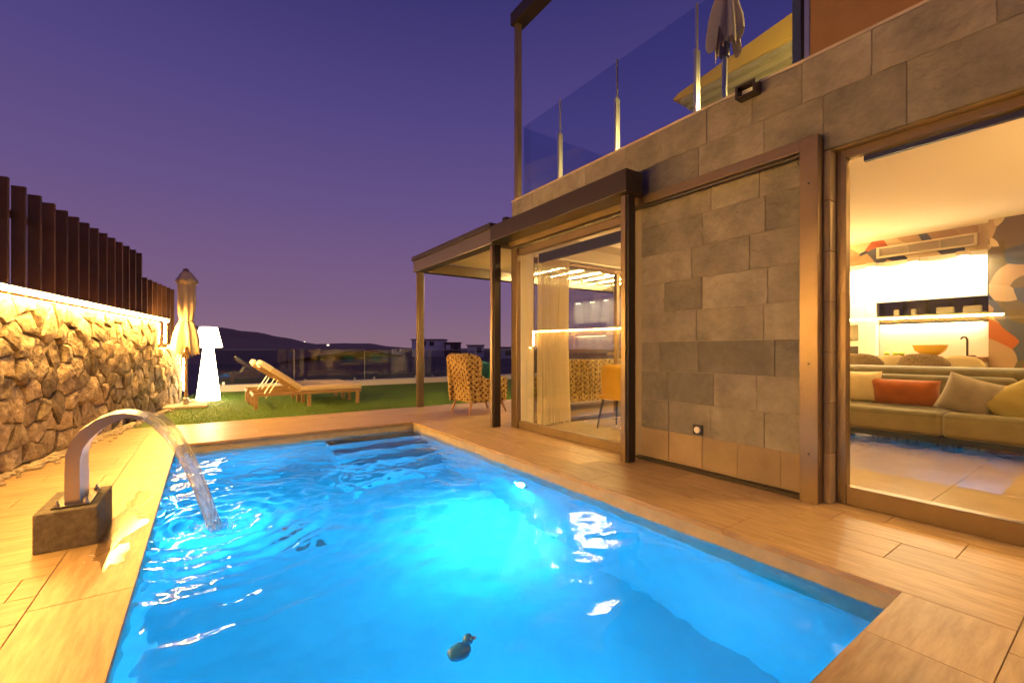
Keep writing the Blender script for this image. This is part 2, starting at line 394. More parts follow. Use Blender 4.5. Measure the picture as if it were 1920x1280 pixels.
def tiles(parent, x0, x1, y0, y1, L, Wd, along='x', material='tile', xleft=None, **kw):
    r = 0; a = y0 if along == 'x' else x0; end = y1 if along == 'x' else x1
    while a < end - .02:
        b_ = min(a + Wd, end); lo = (x0 if xleft is None else max(x0, xleft((a + b_) / 2))) if along == 'x' else y0
        hi = x1 if along == 'x' else y1
        p = lo - L * ((r * .37) % 1)
        while p < hi - .02:
            q0, q1 = max(p, lo), min(p + L, hi)
            if along == 'x': tile(parent, q0, q1, a, b_, material=material, **kw)
            else: tile(parent, a, b_, q0, q1, material=material, **kw)
            p += L
        a = b_; r += 1
wx = lambda y: -1.48 + (y - 5.77) * .183 - .02
CW = .32
# coping
ov = .03
y = PY0 - CW
tiles(deck, PX0 - CW, PX0 + ov, PY0 - CW, PY1 + CW, 1.2, CW + ov, 'y', 'tile_y', t=.034)
tiles(deck, PX1 - ov, PX1 + CW, PY0 - CW, PY1 + CW, 1.2, CW + ov, 'y', 'tile_y', t=.034)
tiles(deck, PX0 + ov, PX1 - ov, PY0 - CW, PY0 + ov, 1.2, CW + ov, 'x', t=.034)
tiles(deck, PX0 + ov, PX1 - ov, PY1 - ov, PY1 + CW, 1.2, CW + ov, 'x', t=.034)
# fields
tiles(deck, -2.8, PX0 - CW, -1.0, 8.1, 1.2, .24, 'x', xleft=wx)
tiles(deck, PX0 - CW, PX1 + CW, PY1 + CW, 8.1, 1.2, .22, 'x')
tiles(deck, PX1 + CW, 3.66, 1.34, 5.24, .6, .3, 'y', 'tile_y')
tiles(deck, PX1 + CW, 3.84, -1.6, 1.34, .6, .3, 'y', 'tile_y')
tiles(deck, PX1 + CW, 10.5, 5.24, 8.1, 1.2, .24, 'x')
tiles(deck, PX0 - CW, PX1 + CW, -1.0, PY0 - CW, 1.2, .3, 'x')

# pool basin
D = -1.32
b = B()
b.box(PX0 - .3, PX1 + .3, PY0 - .3, PY1 + .3, D - .15, D)
b.box(PX0 - .3, PX0, PY0 - .3, PY1 + .3, D, -.31); b.box(PX1, PX1 + .3, PY0 - .3, PY1 + .3, D, -.31)
b.box(PX0, PX1, PY0 - .3, PY0, D, -.31); b.box(PX0, PX1, PY1, PY1 + .3, D, -.31)
basin = meta(b.build('pool_basin', 'plaster'), kind='structure')
b = B()
for x0, x1, y0, y1 in ((PX0 - .019, PX0 + .003, PY0, PY1), (PX1 - .003, PX1 + .019, PY0, PY1), (PX0 + .003, PX1 - .003, PY0 - .019, PY0 + .003), (PX0 + .003, PX1 - .003, PY1 - .003, PY1 + .019)):
    b.box(x0, x1, y0, y1, -.309, -.036)
b.build('pool_rim', 'rim', basin)
for k in range(4):   # entry steps in the far corner
    B().box(1.35, PX1 - .004, PY1 - .30 * (4 - k), PY1 - .30 * (3 - k) - .004, D + .002, D + .002 + .26 * (k + 1)).build('step', 'plaster', basin, bevel=.01)
B().lathe([(.10, D + .001), (.10, D + .012), (.06, D + .014)], (.72, 4.35, 0)).build('floor_drain', 'alu', basin)
# pool lamps (each a lens in a bezel with its own light)
def pool_lamp(loc, rz, power, label):
    t = thing('pool_lamp', label, 'pool light', loc, rz)
    ring = B().lathe([(.085, 0), (.085, .018), (.06, .022)], (0, 0, 0), 20).xf(Matrix.Rotation(R(-90), 4, 'X'))
    ring.build('bezel', 'alu', t, local=True)
    B().lathe([(.058, .023), (.03, .030), (.004, .032)], (0, 0, 0), 20).xf(Matrix.Rotation(R(-90), 4, 'X')).build('lens', 'poollamp', t, local=True)
    l = bpy.data.lights.new('pool_light', 'AREA'); l.shape = 'DISK'; l.size = .15; l.energy = power; l.color = (.014, .44, 1.0)
    o = bpy.data.objects.new('pool_light', l); S.collection.objects.link(o); o.parent = t
    o.location = (0, .05, -.0); o.rotation_euler = (R(90 - 24), 0, 0)
    o.matrix_local = Matrix.Translation((0, .05, 0)) @ Matrix.Rotation(R(66), 4, 'X')
    return t
pool_lamp((PX1 - .003, 3.62, -.55), R(90), 66, 'glowing underwater lamp in the long pool wall below the house')
pool_lamp((PX0 + .003, 5.1, -.62), R(-90), 28, 'added underwater lamp in the long pool wall on the spout side')  # extra lamp added to brighten the dark far end of the pool
pool_lamp((.9, PY0 + .003, -.6), 0, 54, 'added unseen underwater lamp in the short pool wall under the coping')  # extra lamp, hidden from the camera, added to even out the pool light

# water surface
nx, ny = 230, 440
xs = np.linspace(PX0 - .01, PX1 + .01, nx); ys = np.linspace(PY0 - .01, PY1 + .01, ny)
X, Y = np.meshgrid(xs, ys)
cx, cyy = .06, 3.74
r = np.hypot(X - cx, Y - cyy)
H = .010 * np.exp(-r / .75) * np.sin(2 * np.pi * r / .13) + .005 * np.exp(-r / 1.5) * np.sin(2 * np.pi * r / .21 + 1)
env = .045 + 1.0 * np.exp(-(r / 1.25) ** 1.5) + .12 * np.exp(-((Y - 4.9) / 1.0) ** 2)
warp = .12 * np.sin(2.1 * X + 1.3 * Y) + .1 * np.sin(3.3 * Y - 1.7 * X)
for k in range(46):
    lam = .07 + .42 * rng.random() ** 1.6; th = rng.normal(1.9, .75) ; ph = rng.random() * 6.28
    amp = .0115 * lam ** 1.15
    H += env * amp * np.sin(2 * np.pi / lam * (X * np.cos(th) + Y * np.sin(th) + warp * .5) + ph)
for k in range(7):
    lam = .5 + .6 * rng.random(); th = rng.random() * 6.28
    H += .0016 * lam * np.sin(2 * np.pi / lam * (X * np.cos(th) + Y * np.sin(th)) + rng.random() * 6.28)
for k in range(9):   # gentle wandering ripples over the whole pool
    lam = .16 + .16 * rng.random(); th = rng.random() * 6.28
    H += .00055 * np.sin(2 * np.pi / lam * (X * np.cos(th) + Y * np.sin(th) + warp) + rng.random() * 6.28)
vs = np.stack([X, Y, WZ + H], -1).reshape(-1, 3)
idx = np.arange(nx * ny).reshape(ny, nx)
fs = np.stack([idx[:-1, :-1], idx[:-1, 1:], idx[1:, 1:], idx[1:, :-1]], -1).reshape(-1, 4)
me = bpy.data.meshes.new('water'); me.from_pydata(vs.tolist(), [], fs.tolist())
for p in me.polygons: p.use_smooth = True
meta(link('water', me, 'water'), kind='structure')

# lawn, kerb
lawn = B().add([(-.95, 8.1, -.002), (12, 8.1, -.002), (12, 13.85, -.002), (.2, 13.85, -.002)], [(0, 1, 2, 3)])
meta(lawn.build('lawn', 'turf'), kind='structure')
bl = B(); n = 26000
px = rng.uniform(-.6, 6.5, n); py = 8.1 + 5.6 * rng.random(n) ** 1.5; a = rng.random(n) * 6.28; hh = rng.uniform(.012, .03, n); ln = rng.normal(0, .009, (n, 2))
V = np.zeros((n, 3, 3)); wv = .0045
V[:, 0] = np.stack([px - wv * np.cos(a), py - wv * np.sin(a), np.full(n, -.003)], -1)
V[:, 1] = np.stack([px + wv * np.cos(a), py + wv * np.sin(a), np.full(n, -.003)], -1)
V[:, 2] = np.stack([px + ln[:, 0], py + ln[:, 1], hh], -1)
me = bpy.data.meshes.new('grass'); me.from_pydata(V.reshape(-1, 3).tolist(), [], np.arange(3 * n).reshape(n, 3).tolist())
o = link('grass', me, 'blade'); meta(o, 'short bright green blades of the artificial lawn', 'grass', kind='stuff')
meta(B().box(.05, 12, 13.86, 14.16, -.6, .17).build('low_wall', 'kerb', bevel=.01), 'low pale rendered wall that carries the glass fence at the end of the lawn', 'wall')
# land beyond and hills
def ridge(name, prof, dist, depth, rough, label=None):
    c_, s_ = math.cos(R(34.8)), math.sin(R(34.8))
    us = np.linspace(prof[0][0], prof[-1][0], 90); vv = np.interp(us, [p[0] for p in prof], [p[1] for p in prof])
    ds = np.linspace(-1, 1, 22); pts = []
    for j, q in enumerate(ds):
        dd = dist + q * depth
        for u, v in zip(us, vv):
            top = (656 - v) / 828 * dist + 1.1 + 1.8
            k = (u - 960) / 828; l = k * dist
            z = -1.85 + top * math.cos(q * math.pi / 2) ** 1.2 * (1 + rough * math.sin(u * .11 + q * 9) + rough * math.sin(u * .31 + q * 4) * .6)
            pts.append((l * c_ + dd * s_, -l * s_ + dd * c_, z))
    m = len(us); f = [(j * m + i, j * m + i + 1, (j + 1) * m + i + 1, (j + 1) * m + i) for j in range(len(ds) - 1) for i in range(m - 1)]
    o = B().add(pts, f).build(name, 'hill', smooth=True); return meta(o, kind='structure')
ridge('hill', [(60, 640), (200, 622), (330, 611), (385, 612), (430, 617), (480, 624), (520, 633), (560, 642), (600, 649), (640, 655), (680, 658)], 150, 60, .02)
ridge('hill', [(430, 655), (540, 648), (600, 645), (640, 643.5), (690, 643.5), (715, 648), (760, 652), (900, 653), (1150, 655)], 600, 160, .015)

# ================================================================== BOUNDARY WALL of rubble stone
WA = R(10.36); WD = Vector((math.sin(WA), math.cos(WA), 0)); WN = Vector((math.cos(WA), -math.sin(WA), 0)); WP = Vector((-1.50, 5.77, 0))
def wp(t, n, z): return WP + WD * t + WN * n + Vector((0, 0, z))
def wbox(bb, t0, t1, n0, n1, z0, z1):
    c = [wp(t, n, z) for z in (z0, z1) for t, n in ((t0, n0), (t1, n0), (t1, n1), (t0, n1))]
    return bb.add(c, [(0, 3, 2, 1), (4, 5, 6, 7), (0, 1, 5, 4), (1, 2, 6, 5), (2, 3, 7, 6), (3, 0, 4, 7)])
T0, TS, TE = -7.5, 4.62, 6.0
ZH, ZL = 1.60, 1.13
wall = thing('stone_wall', 'lamp-lit rubble stone boundary wall with a lower end beyond a step', 'wall', tuple(WP))
b = B(); wbox(b, T0, TS - .03, -.42, -.05, -.1, ZH - .03); wbox(b, TS - .03, TE - .03, -.42, -.05, -.1, ZL - .03); b.build('wall_core', 'mortar', wall)
def clip(poly, a, b_, c_):   # keep a*x+b*y<=c
    out = []
    for i in range(len(poly)):
        p, q = poly[i], poly[(i + 1) % len(poly)]
        dp, dq = a * p[0] + b_ * p[1] - c_, a * q[0] + b_ * q[1] - c_
        if dp <= 0: out.append(p)
        if (dp < 0 < dq) or (dq < 0 < dp):
            k = dp / (dp - dq); out.append((p[0] + k * (q[0] - p[0]), p[1] + k * (q[1] - p[1])))
    return out
seeds = []
cwid, chei = .29, .205
for j in range(9):
    for i in range(int((TE + 2.4) / cwid) + 2):
        x = -2.4 + (i + .5 * (j % 2)) * cwid + random.uniform(-.12, .12); z = (j + .4) * chei + random.uniform(-.09, .09)
        if z < (ZH if x < TS else ZL) + .03 and x < TE + .02: seeds.append((x, z))
for (x, z) in seeds:
    top = ZH if x < TS else ZL; tr = TS if x < TS and z > ZL else TE
    if x < TS and z <= ZL: tr = TE
    poly = [(x - .5, 0), (min(x + .5, tr), 0), (min(x + .5, tr), top), (x - .5, top)]
    if x >= TS: poly = [(max(x - .5, TS - .4), 0), (min(x + .5, TE), 0), (min(x + .5, TE), top), (max(x - .5, TS - .4), top)]
    for (u, w) in seeds:
        if (u, w) == (x, z) or abs(u - x) > .9 or abs(w - z) > .9: continue
        a_, b_ = (u - x), (w - z) * 1.15; c_ = a_ * (x + u) / 2 + b_ * (z + w) / 2
        poly = clip(poly, a_, b_, c_)
        if len(poly) < 3: break
    if len(poly) < 3: continue
    # subdivide outline, roughen and round it
    out = []
    for i in range(len(poly)):
        p, q = poly[i], poly[(i + 1) % len(poly)]; L = math.hypot(q[0] - p[0], q[1] - p[1])
        if L < .02: continue
        m = max(1, min(3, round(L / .09)))
        for k in range(m): out.append((p[0] + (q[0] - p[0]) * k / m, p[1] + (q[1] - p[1]) * k / m))
    n = len(out)
    if n < 3: continue
    mx_, mz_ = sum(p[0] for p in out) / n, sum(p[1] for p in out) / n
    bul = random.uniform(.012, .055); tx, tz = random.uniform(-.15, .15), random.uniform(-.16, .12)
    ring = []
    def lvl(sc, dep, jit):
        r_ = []
        for (u, w) in out:
            du, dw = u - mx_, w - mz_; L = max(math.hypot(du, dw), 1e-4); sh = max(0, (L * sc - .006) / L)
            uu, ww = mx_ + du * sh + random.uniform(-jit, jit), mz_ + dw * sh + random.uniform(-jit, jit)
            r_.append((uu, dep + (tx * (uu - mx_) + tz * (ww - mz_)) * (1 if dep > -.05 else 0) + random.uniform(-jit, jit), ww))
        return r_
    l0, l1, l2 = lvl(1.0, -.10, 0), lvl(1.0, -.012, .003), lvl(.93, bul * .70, .006)
    l3 = lvl(.58, bul, .010)
    P = l0 + l1 + l2 + l3
    F = [(k * n + i, k * n + (i + 1) % n, (k + 1) * n + (i + 1) % n, (k + 1) * n + i) for k in range(3) for i in range(n)] + [tuple(range(3 * n, 4 * n))]
    bb = B().add([wp(u, dn - .02, w) for u, dn, w in P], F)
    me = bb.mesh('stone', tuple(wp(mx_, 0, mz_)))
    for p in me.polygons: p.use_smooth = True
    try: me.set_sharp_from_angle(angle=R(34))
    except Exception: pass
    link('stone', me, 'stone', wall, tuple(wp(mx_, 0, mz_)))
# capping slab and LED strips under added caps that block their upward light
b = B(); wbox(b, T0, TS, -.44, -.03, ZH - .028, ZH + .012); b.build('wall_top', 'concrete', wall)
b = B(); wbox(b, TS + .02, TE, -.44, -.03, ZL - .028, ZL + .012); b.build('wall_top', 'concrete', wall)
def led(t0, t1, z0, z1, n0=.105, n1=.125):
    b = B(); wbox(b, t0, t1, n0, n1, z0, z1); b.build('light_strip', 'led', wall)
b = B(); wbox(b, T0, TS + .03, -.02, .15, ZH + .058, ZH + .072); b.build('light_shield', 'bronze_dark', wall)
b = B(); wbox(b, TS + .08, TE + .05, -.02, .13, ZL + .058, ZL + .072); b.build('light_shield', 'bronze_dark', wall)
led(-4.6, TS, ZH + .014, ZH + .052); led(TS + .09, TE + .03, ZL + .022, ZL + .05, .085, .105)
led(TS + .0, TS + .03, ZL + .10, ZH + .01, .05, .08); led(TE + .02, TE + .045, .25, ZL - .02, .03, .06)

# slat fence behind the wall top
fence = thing('slat_fence', 'tall fence of dark rust-brown upright fins above the stone wall', 'fence', tuple(wp(2, -.2, ZH + .014)))
ft = -6.9
while ft < 6.25:
    zt, zb = (2.77, ZH + .014) if ft < 4.2 else (2.39, ZL + .014)
    if ft >= 4.2 and ft < TS: zb = ZH + .014
    b = B(); wbox(b, ft, ft + .038, -.26, -.155, zb, zt); b.build('slat', 'slat', fence, bevel=.003, seg=1)
    ft += .284
b = B(); wbox(b, T0, TS, -.32, -.262, ZH + .014, ZH + .11); b.build('fence_rail', 'slat', fence)
b = B(); wbox(b, TS + .01, 6.3, -.32, -.262, ZL + .014, ZL + .11); b.build('fence_rail', 'slat', fence)
b = B(); wbox(b, T0, 4.2, -.30, -.262, 2.45, 2.52); b.build('fence_rail', 'slat', fence)
b = B(); wbox(b, 3.9, 6.3, -.30, -.262, 2.15, 2.21); b.build('fence_rail', 'slat', fence)

# pebble strip at the wall's foot
b = B()
ico = bmesh.new(); bmesh.ops.create_icosphere(ico, subdivisions=1, radius=1); iv = [v.co.copy() for v in ico.verts]; iff = [[v.index for v in f.verts] for f in ico.faces]; ico.free()
for k in range(900):
    t = random.uniform(-2.5, 6.3); nn = .05 + abs(random.gauss(0, .07)); s = random.uniform(.016, .036); p = wp(t, nn + .02, s * .4); rm = Matrix.Rotation(random.random() * 6, 3, 'Z')
    b.add([p + rm @ Vector((v.x * s * 1.3, v.y * s, v.z * s * .6)) for v in iv], iff)
meta(b.build('pebbles', 'pebble', smooth=True), 'strip of pale pebbles along the foot of the stone wall', 'pebbles', kind='stuff')

# ================================================================== HOUSE
FX = 3.65          # facade plane
house = thing('house', 'two-storey house clad in grey-brown stone with bronze glazing and lit rooms', 'house', (FX, 1.5, 0))
def hb(name, x0, x1, y0, y1, z0, z1, m, bevel=0, parent=None): return B().box(x0, x1, y0, y1, z0, z1).build(name, m, parent or house, bevel=bevel)
PZ = 3.235         # parapet top
DH = 2.53          # door head
# backing walls
clad = B()
clad.box(FX + .027, FX + .20, 1.335, 3.04, -.1, 2.62); clad.box(FX + .007, FX + .20, -3, 5.25, 2.625, PZ - .02)
clad.box(FX + .03, FX + .20, -3.0, -1.9, -.1, 2.62)
clad = clad.build('stone_cladding', 'cladjoint', house)
def block(y0, y1, z0, z1, m, xf=FX, dep=.045):
    g_ = .0018; a = B().box(xf + random.uniform(-.004, .003), xf + dep, y0 + g_, y1 - g_, z0 + g_, z1 - g_)
    o = a.mesh('stone_block', (xf, (y0 + y1) / 2, (z0 + z1) / 2), bevel=.0025, seg=1)
    link('stone_block', o, m, clad, (xf, (y0 + y1) / 2, (z0 + z1) / 2))
def course(y0, y1, z0, z1, m, xf=FX, seed=0, wmin=.36, wmax=.78, dep=.045):
    y = y0 + 0; rs = random.Random(seed); first = True
    while y < y1 - .01:
        w = rs.uniform(wmin, wmax) * (.55 if first else 1); first = False
        e = y + w
        if y1 - e < .22: e = y1
        block(y, e, z0, z1, m, xf, dep); y = e
RH = .2875
for k in range(9):        # panel between window and door, lowest course in tan stone
    z0 = .03 + k * RH; z1 = z0 + RH
    if k == 0: course(1.46, 2.96, z0, z1, 'cladlow', FX + .02, 3, .27, .40, .035)
    else: course(1.46, 2.96, z0, min(z1, 2.59), 'clad', FX + .02, 40 + k, dep=.035)
course(-3, 1.33, DH + .001, 2.93, 'clad', FX, 91); course(1.33, 3.03, 2.645, 2.93, 'clad', FX, 93); course(3.03, 5.25, DH + .001, 2.93, 'clad', FX, 94); course(-3, 5.25, 2.93, PZ, 'clad', FX, 95)
for k in range(9): course(-3, -1.9, .0 + k * .291, (k + 1) * .291, 'clad', FX, 60 + k)
# stone jamb beside the big door, lintel soffit
z = 0
for k in range(7):
    h_ = .3612; a = B().box(FX + .004, FX + .19, 1.288, 1.333, z + .002, z + h_ - .002); a.build('jamb_stone', 'cladlow', house, bevel=.004, seg=1); z += h_
hb('lintel_soffit', FX + .048, FX + .19, -1.9, 1.336, DH, DH + .09, 'cladlow', .004)
hb('window_soffit', FX + .048, FX + .19, 3.04, 5.25, DH, DH + .09, 'cladlow', .004)
hb('parapet_cap', FX - .004, FX + .205, -3, 5.26, PZ + .001, PZ + .022, 'rim')
# end wall (towards the pergola) and its glazing
hb('corner_pillar', FX + .01, FX + .24, 5.05, 5.235, 0, 2.62, 'cream')
hb('end_wall', 7.6, 10.5, 5.05, 5.235, -.1, PZ - .03, 'cream')
hb('end_lintel', FX + .20, 7.6, 5.05, 5.235, 2.45, PZ - .03, 'cream')
hb('back_wall', 10.3, 10.5, -3, 5.05, -.1, PZ - .03, 'cream')
hb('near_wall', FX + .2, 10.3, -3, -2.8, -.1, PZ - .03, 'cream')
# interior floor, ceiling, roof slab
fl = hb('interior_floor', FX + .2, 10.3, -2.8, 5.05, -.12, -.012, 'joint')
tiles(fl, FX + .2, 8.5, -1.8, 5.05, .9, .9, 'x', 'floor', name='floor_tile')
hb('ceiling', FX + .2, 10.3, -2.8, 5.05, 2.80, 2.95, 'ceiling')
hb('terrace_slab', FX + .2, 10.3, -2.8, 5.05, 2.953, 3.18, 'rim')
hb('ceiling_beam', FX + .21, 10.2, 4.45, 4.80, 2.60, 2.80, 'cream')
# kitchen end: lower wall plane with wallpaper above the cabinets
hb('kitchen_wall', 8.62, 8.72, 1.19, 5.04, 0, 2.8, 'wallpaper')
hb('wallpaper_column', 8.42, 8.72, -2.7, 1.187, 0, 2.8, 'wallpaper')
# upper storey
hb('upper_wall', FX + .015, FX + .3, -3, 1.42, PZ + .022, 6.4, 'stucco')
hb('upper_side_wall', FX + .3, 10, 1.12, 1.42, PZ + .0, 6.4, 'stucco')
uw = hb('upper_window', FX + .06, FX + .20, 1.50, 1.56, PZ + .022, 6.3, 'blueframe')
hb('frame_edge', FX + .015, FX + .06, 1.425, 1.46, PZ + .022, 6.3, 'alu', .003, uw)
# roof canopy over the terrace: yellow render above pale boards
can = B().prism([(1.42, 4.99), (4.14, 4.965), (4.24, 5.0), (4.14, 5.055), (1.42, 5.46)], 'x', 6.0, 8.6).build('roof_canopy', 'ochre', house)
zz = 4.655
for k, (dx, h_) in enumerate(((.30, .075), (.20, .075), (.10, .08), (.02, .085))):
    B().box(6.0 + dx, 8.5 - dx * .2, 1.42, 4.12 - dx * .8, zz, zz + h_ - .006).build('soffit_board', 'board', can); zz += h_
# window onto the pool (left): frame, pane, blind
def frame(name, y0, y1, z0, z1, x, m='bronze', w=.085, dep=.08, sill=.10, mull=()):
    f = B()
    f.box(x, x + dep, y0, y0 + w, z0, z1); f.box(x, x + dep, y1 - w, y1, z0, z1)
    f.box(x, x + dep, y0 + w, y1 - w, z1 - w, z1); f.box(x, x + dep, y0 + w, y1 - w, z0, z0 + sill)
    for q in mull: f.box(x, x + dep, q - w / 2, q + w / 2, z0 + sill, z1 - w)
    o = f.build(name, m, house, bevel=.004, seg=1)
    edges = [y0 + w] + [q for q in mull] + [y1 - w]
    for a, b_ in zip(edges[:-1], edges[1:]):
        a2 = a + (w / 2 if a in mull else 0); b2 = b_ - (w / 2 if b_ in mull else 0)
        B().box(x + dep / 2 - .004, x + dep / 2 + .004, a2, b2, z0 + sill, z1 - w).build('pane', 'glass', o)
    return o
wf = frame('window', 3.06, 5.14, .0, DH - .01, FX - .02)
B().box(FX - .05, FX - .02, 5.06, 5.20, 0, DH).build('outer_post', 'bronze', wf, bevel=.004)
B().box(FX + .12, FX + .17, 3.2, 4.78, 2.30, 2.42).build('roller_blind', 'black', wf)
dr = frame('sliding_door', -1.88, 1.285, .0, DH - .002, FX + .10, w=.06, sill=.13, mull=(-.45,))
B().box(FX + .19, FX + .23, -1.8, 1.15, DH - .09, DH - .045).build('roller_blind', 'black', dr)
# end glazing towards pergola
def frame_y(x0, x1, y, z1, mull):
    w = .07; f = B(); f.box(x0, x0 + w, y, y + .07, 0, z1); f.box(x1 - w, x1, y, y + .07, 0, z1); f.box(x0 + w, x1 - w, y, y + .07, z1 - w, z1); f.box(x0 + w, x1 - w, y, y + .07, 0, .06)
    for q in mull: f.box(q - w / 2, q + w / 2, y, y + .07, .06, z1 - w)
    o = f.build('terrace_door', 'bronze', house, bevel=.003, seg=1)
    e = [x0 + w] + [q + w / 2 for q in mull]; g_ = [q - w / 2 for q in mull] + [x1 - w]
    for a, b_ in zip(e, g_): B().box(a, b_, y + .031, y + .039, .06, z1 - w).build('pane', 'glass', o)
frame_y(FX + .24, 7.6, 5.12, 2.45, (5.75,))
wd = hb('white_door', 9.15, 9.95, 5.235, 5.28, 0, 2.1, 'white', .004)
hb('door_handle', 9.22, 9.34, 5.28, 5.33, 1.0, 1.03, 'alu', 0, wd)
# shutter rails in front of the stone panel
sr = B(); sr.box(FX - .075, FX + .02, 1.335, 1.455, 0, 2.64); sf = sr.build('shutter_frame', 'bronze', house, bevel=.005)
B().box(FX - .06, FX + .02, 1.455, 2.98, 2.555, 2.64).build('top_rail', 'bronze', sf, bevel=.004)
B().tube([(FX - .045, 1.46, 2.53), (FX - .045, 2.97, 2.53)], .014, 10).build('guide_rod', 'bronze_dark', sf)
B().box(FX - .05, FX + .018, 1.455, 2.98, .002, .028).build('bottom_rail', 'bronze_dark', sf)
for z_ in (.35, 1.0, 2.3): B().lathe([(.008, 0), (.006, .004)], (0, 0, 0), 8).xf(Matrix.Translation((FX - .075, 1.395, z_)) @ Matrix.Rotation(R(-90), 4, 'Y')).build('screw', 'black', sf)

# wall socket and parapet lamp
s = thing('wall_socket', 'small black outdoor socket with a white round face low on the stone panel', 'socket', (FX + .015, 2.32, .375))
B().box(FX - .001, FX + .018, 2.275, 2.365, .335, .425).build('plate', 'black', s, bevel=.004)
B().lathe([(.030, 0), (.030, .006), (.022, .009)], (0, 0, 0), 18).xf(Matrix.Translation((FX - .001, 2.32, .38)) @ Matrix.Rotation(R(-90), 4, 'Y')).build('socket_face', 'white', s)
s = thing('wall_lamp', 'small unlit brown box lamp on the parapet edge', 'wall lamp', (FX - .05, 1.84, 3.15))
lb = B(); lb.box(FX - .10, FX - .003, 1.76, 1.78, 3.14, 3.24); lb.box(FX - .10, FX - .003, 1.90, 1.92, 3.14, 3.24); lb.box(FX - .10, FX - .003, 1.78, 1.90, 3.225, 3.24); lb.box(FX - .10, FX - .003, 1.78, 1.90, 3.14, 3.15)
lb.build('lamp_housing', 'bronze_dark', s); B().box(FX - .04, FX - .006, 1.785, 1.895, 3.16, 3.215).build('lamp_lens', 'white', s)

s = thing('wall_lamp', 'added lit box lamp, out of view on the side wall of the upper terrace', 'wall lamp', (5.3, 1.47, 4.2))  # lamp added out of view to light the canopy and parasol yellow
B().box(5.2, 5.4, 1.422, 1.47, 4.15, 4.35).build('lamp_housing', 'bronze_dark', s); B().box(5.22, 5.38, 1.471, 1.49, 4.17, 4.33).build('lamp_lens', 'down', s)
area('added_terrace_light', (5.3, 1.50, 4.25), .16, 62, (1, .66, .17), (R(90), 0, 0), s)

s = thing('wall_lamp', 'added lit box lamp, out of view on the stone facade past the sliding door', 'wall lamp', (FX - .05, -2.3, 2.2))  # lamp added outside the frame to light the deck and door jamb
B().box(FX - .10, FX - .005, -2.36, -2.24, 2.10, 2.30).build('lamp_housing', 'bronze_dark', s); B().box(FX - .115, FX - .101, -2.35, -2.25, 2.11, 2.29).build('lamp_lens', 'down', s)
area('added_facade_light', (FX - .13, -2.3, 2.2), .12, 60, (1, .58, .17), (R(60), 0, R(25)), s)

# ------------------------------------------------------------------ pergola and awning beam in front of the glazing
pg = thing('pergola', 'brown aluminium pergola with a lit pale roof at the end of the house', 'pergola', (3.42, 5.35, 0))
def post(x, y, z1, w=.10): 
    o = B().box(x - w / 2, x + w / 2, y - w / 2, y + w / 2, 0, z1).build('post', 'bronze_dark' if y < 6 else 'bronze_grey', pg, bevel=.006)
    B().box(x - w / 2 - .02, x - w / 2 - .001, y - .028, y + .028, .002, z1 - .01).build('guide_channel', 'bronze', o, bevel=.003, seg=1)
post(3.43, 2.93, 2.62); post(3.43, 5.35, 2.60, .11); post(3.43, 8.05, 2.60, .11); post(7.0, 8.05, 2.6); post(10.4, 8.05, 2.6)
B().box(3.30, 3.55, 2.84, 5.29, 2.62, 2.84).build('awning_beam', 'bronze_dark', pg, bevel=.006)
B().box(3.55, 3.60, 2.90, 5.2, 2.55, 2.62).build('awning_rail', 'bronze', pg)
B().box(3.33, 3.53, 5.295, 8.16, 2.605, 2.82).build('front_beam', 'bronze_grey', pg, bevel=.006)
B().box(3.30, 3.56, 5.295, 8.18, 2.822, 2.90).build('roof_edge', 'bronze_dark', pg, bevel=.004)
B().box(3.55, 3.78, 5.27, 5.36, 2.70, 3.02).build('gutter_box', 'bronze_dark', pg, bevel=.004)
B().box(3.535, 10.45, 7.96, 8.15, 2.605, 2.80).build('far_beam', 'bronze_grey', pg, bevel=.005)
B().box(3.535, 10.45, 5.30, 5.45, 2.605, 2.80).build('near_beam', 'bronze', pg, bevel=.005)
y = 5.46
while y < 7.94:
    B().box(3.56, 10.4, y, min(y + .49, 7.95), 2.80, 2.84).build('roof_panel', 'cream', pg); y += .5
for xx in (6.05, 6.57, 7.10, 7.63, 8.16, 8.7):
    B().box(xx, xx + .016, 6.4, 7.9, 2.78, 2.795).build('light_strip', 'led_soft', pg)

# ------------------------------------------------------------------ terrace railing, upper frame
rl = thing('balcony_railing', 'frameless glass balcony railing with slim steel posts on the stone parapet', 'railing', (3.80, 3.4, PZ + .022))
ys_ = [5.20, 4.37, 3.40, 2.42, 1.56]
for y in ys_[1:4]:
    o = B().box(3.765, 3.835, y - .014, y + .014, PZ + .022, 3.92).build('post', 'alu', rl, bevel=.003, seg=1)
    B().box(3.79, 3.81, y - .008, y + .008, 3.92, 4.36).build('post_tip', 'alu', o)
for a, b_ in zip(ys_[1:], ys_[:-1]): B().box(3.797, 3.805, a + .016, b_ - .016, 3.335, 4.335).build('glass_panel', 'rail_glass', rl)
for a, b_ in ((3.82, 5.6), (5.63, 7.4), (7.43, 9.2)): B().box(a, b_, 5.18, 5.188, 3.335, 4.335).build('glass_panel', 'rail_glass', rl)
for x in (5.615, 7.415): B().box(x - .014, x + .014, 5.15, 5.22, 3.185, 4.0).build('post', 'alu', rl)
B().tube([(3.80, 5.18, 3.32), (3.80, 1.56, 3.32)], .006, 6).build('bottom_cable', 'black', rl)
up = thing('terrace_frame', 'thin brown upright and beam of the pergola frame on the upper terrace', 'pergola', (3.72, 5.20, PZ + .022))
B().box(3.68, 3.76, 5.16, 5.24, PZ + .023, 5.80).build('post', 'bronze', up, bevel=.004)
B().box(3.70, 3.74, 5.242, 5.255, PZ + .023, 5.79).build('guide_channel', 'alu', up)
B().box(3.64, 3.84, 1.45, 5.28, 5.802, 5.98).build('beam', 'bronze_dark', up, bevel=.005)

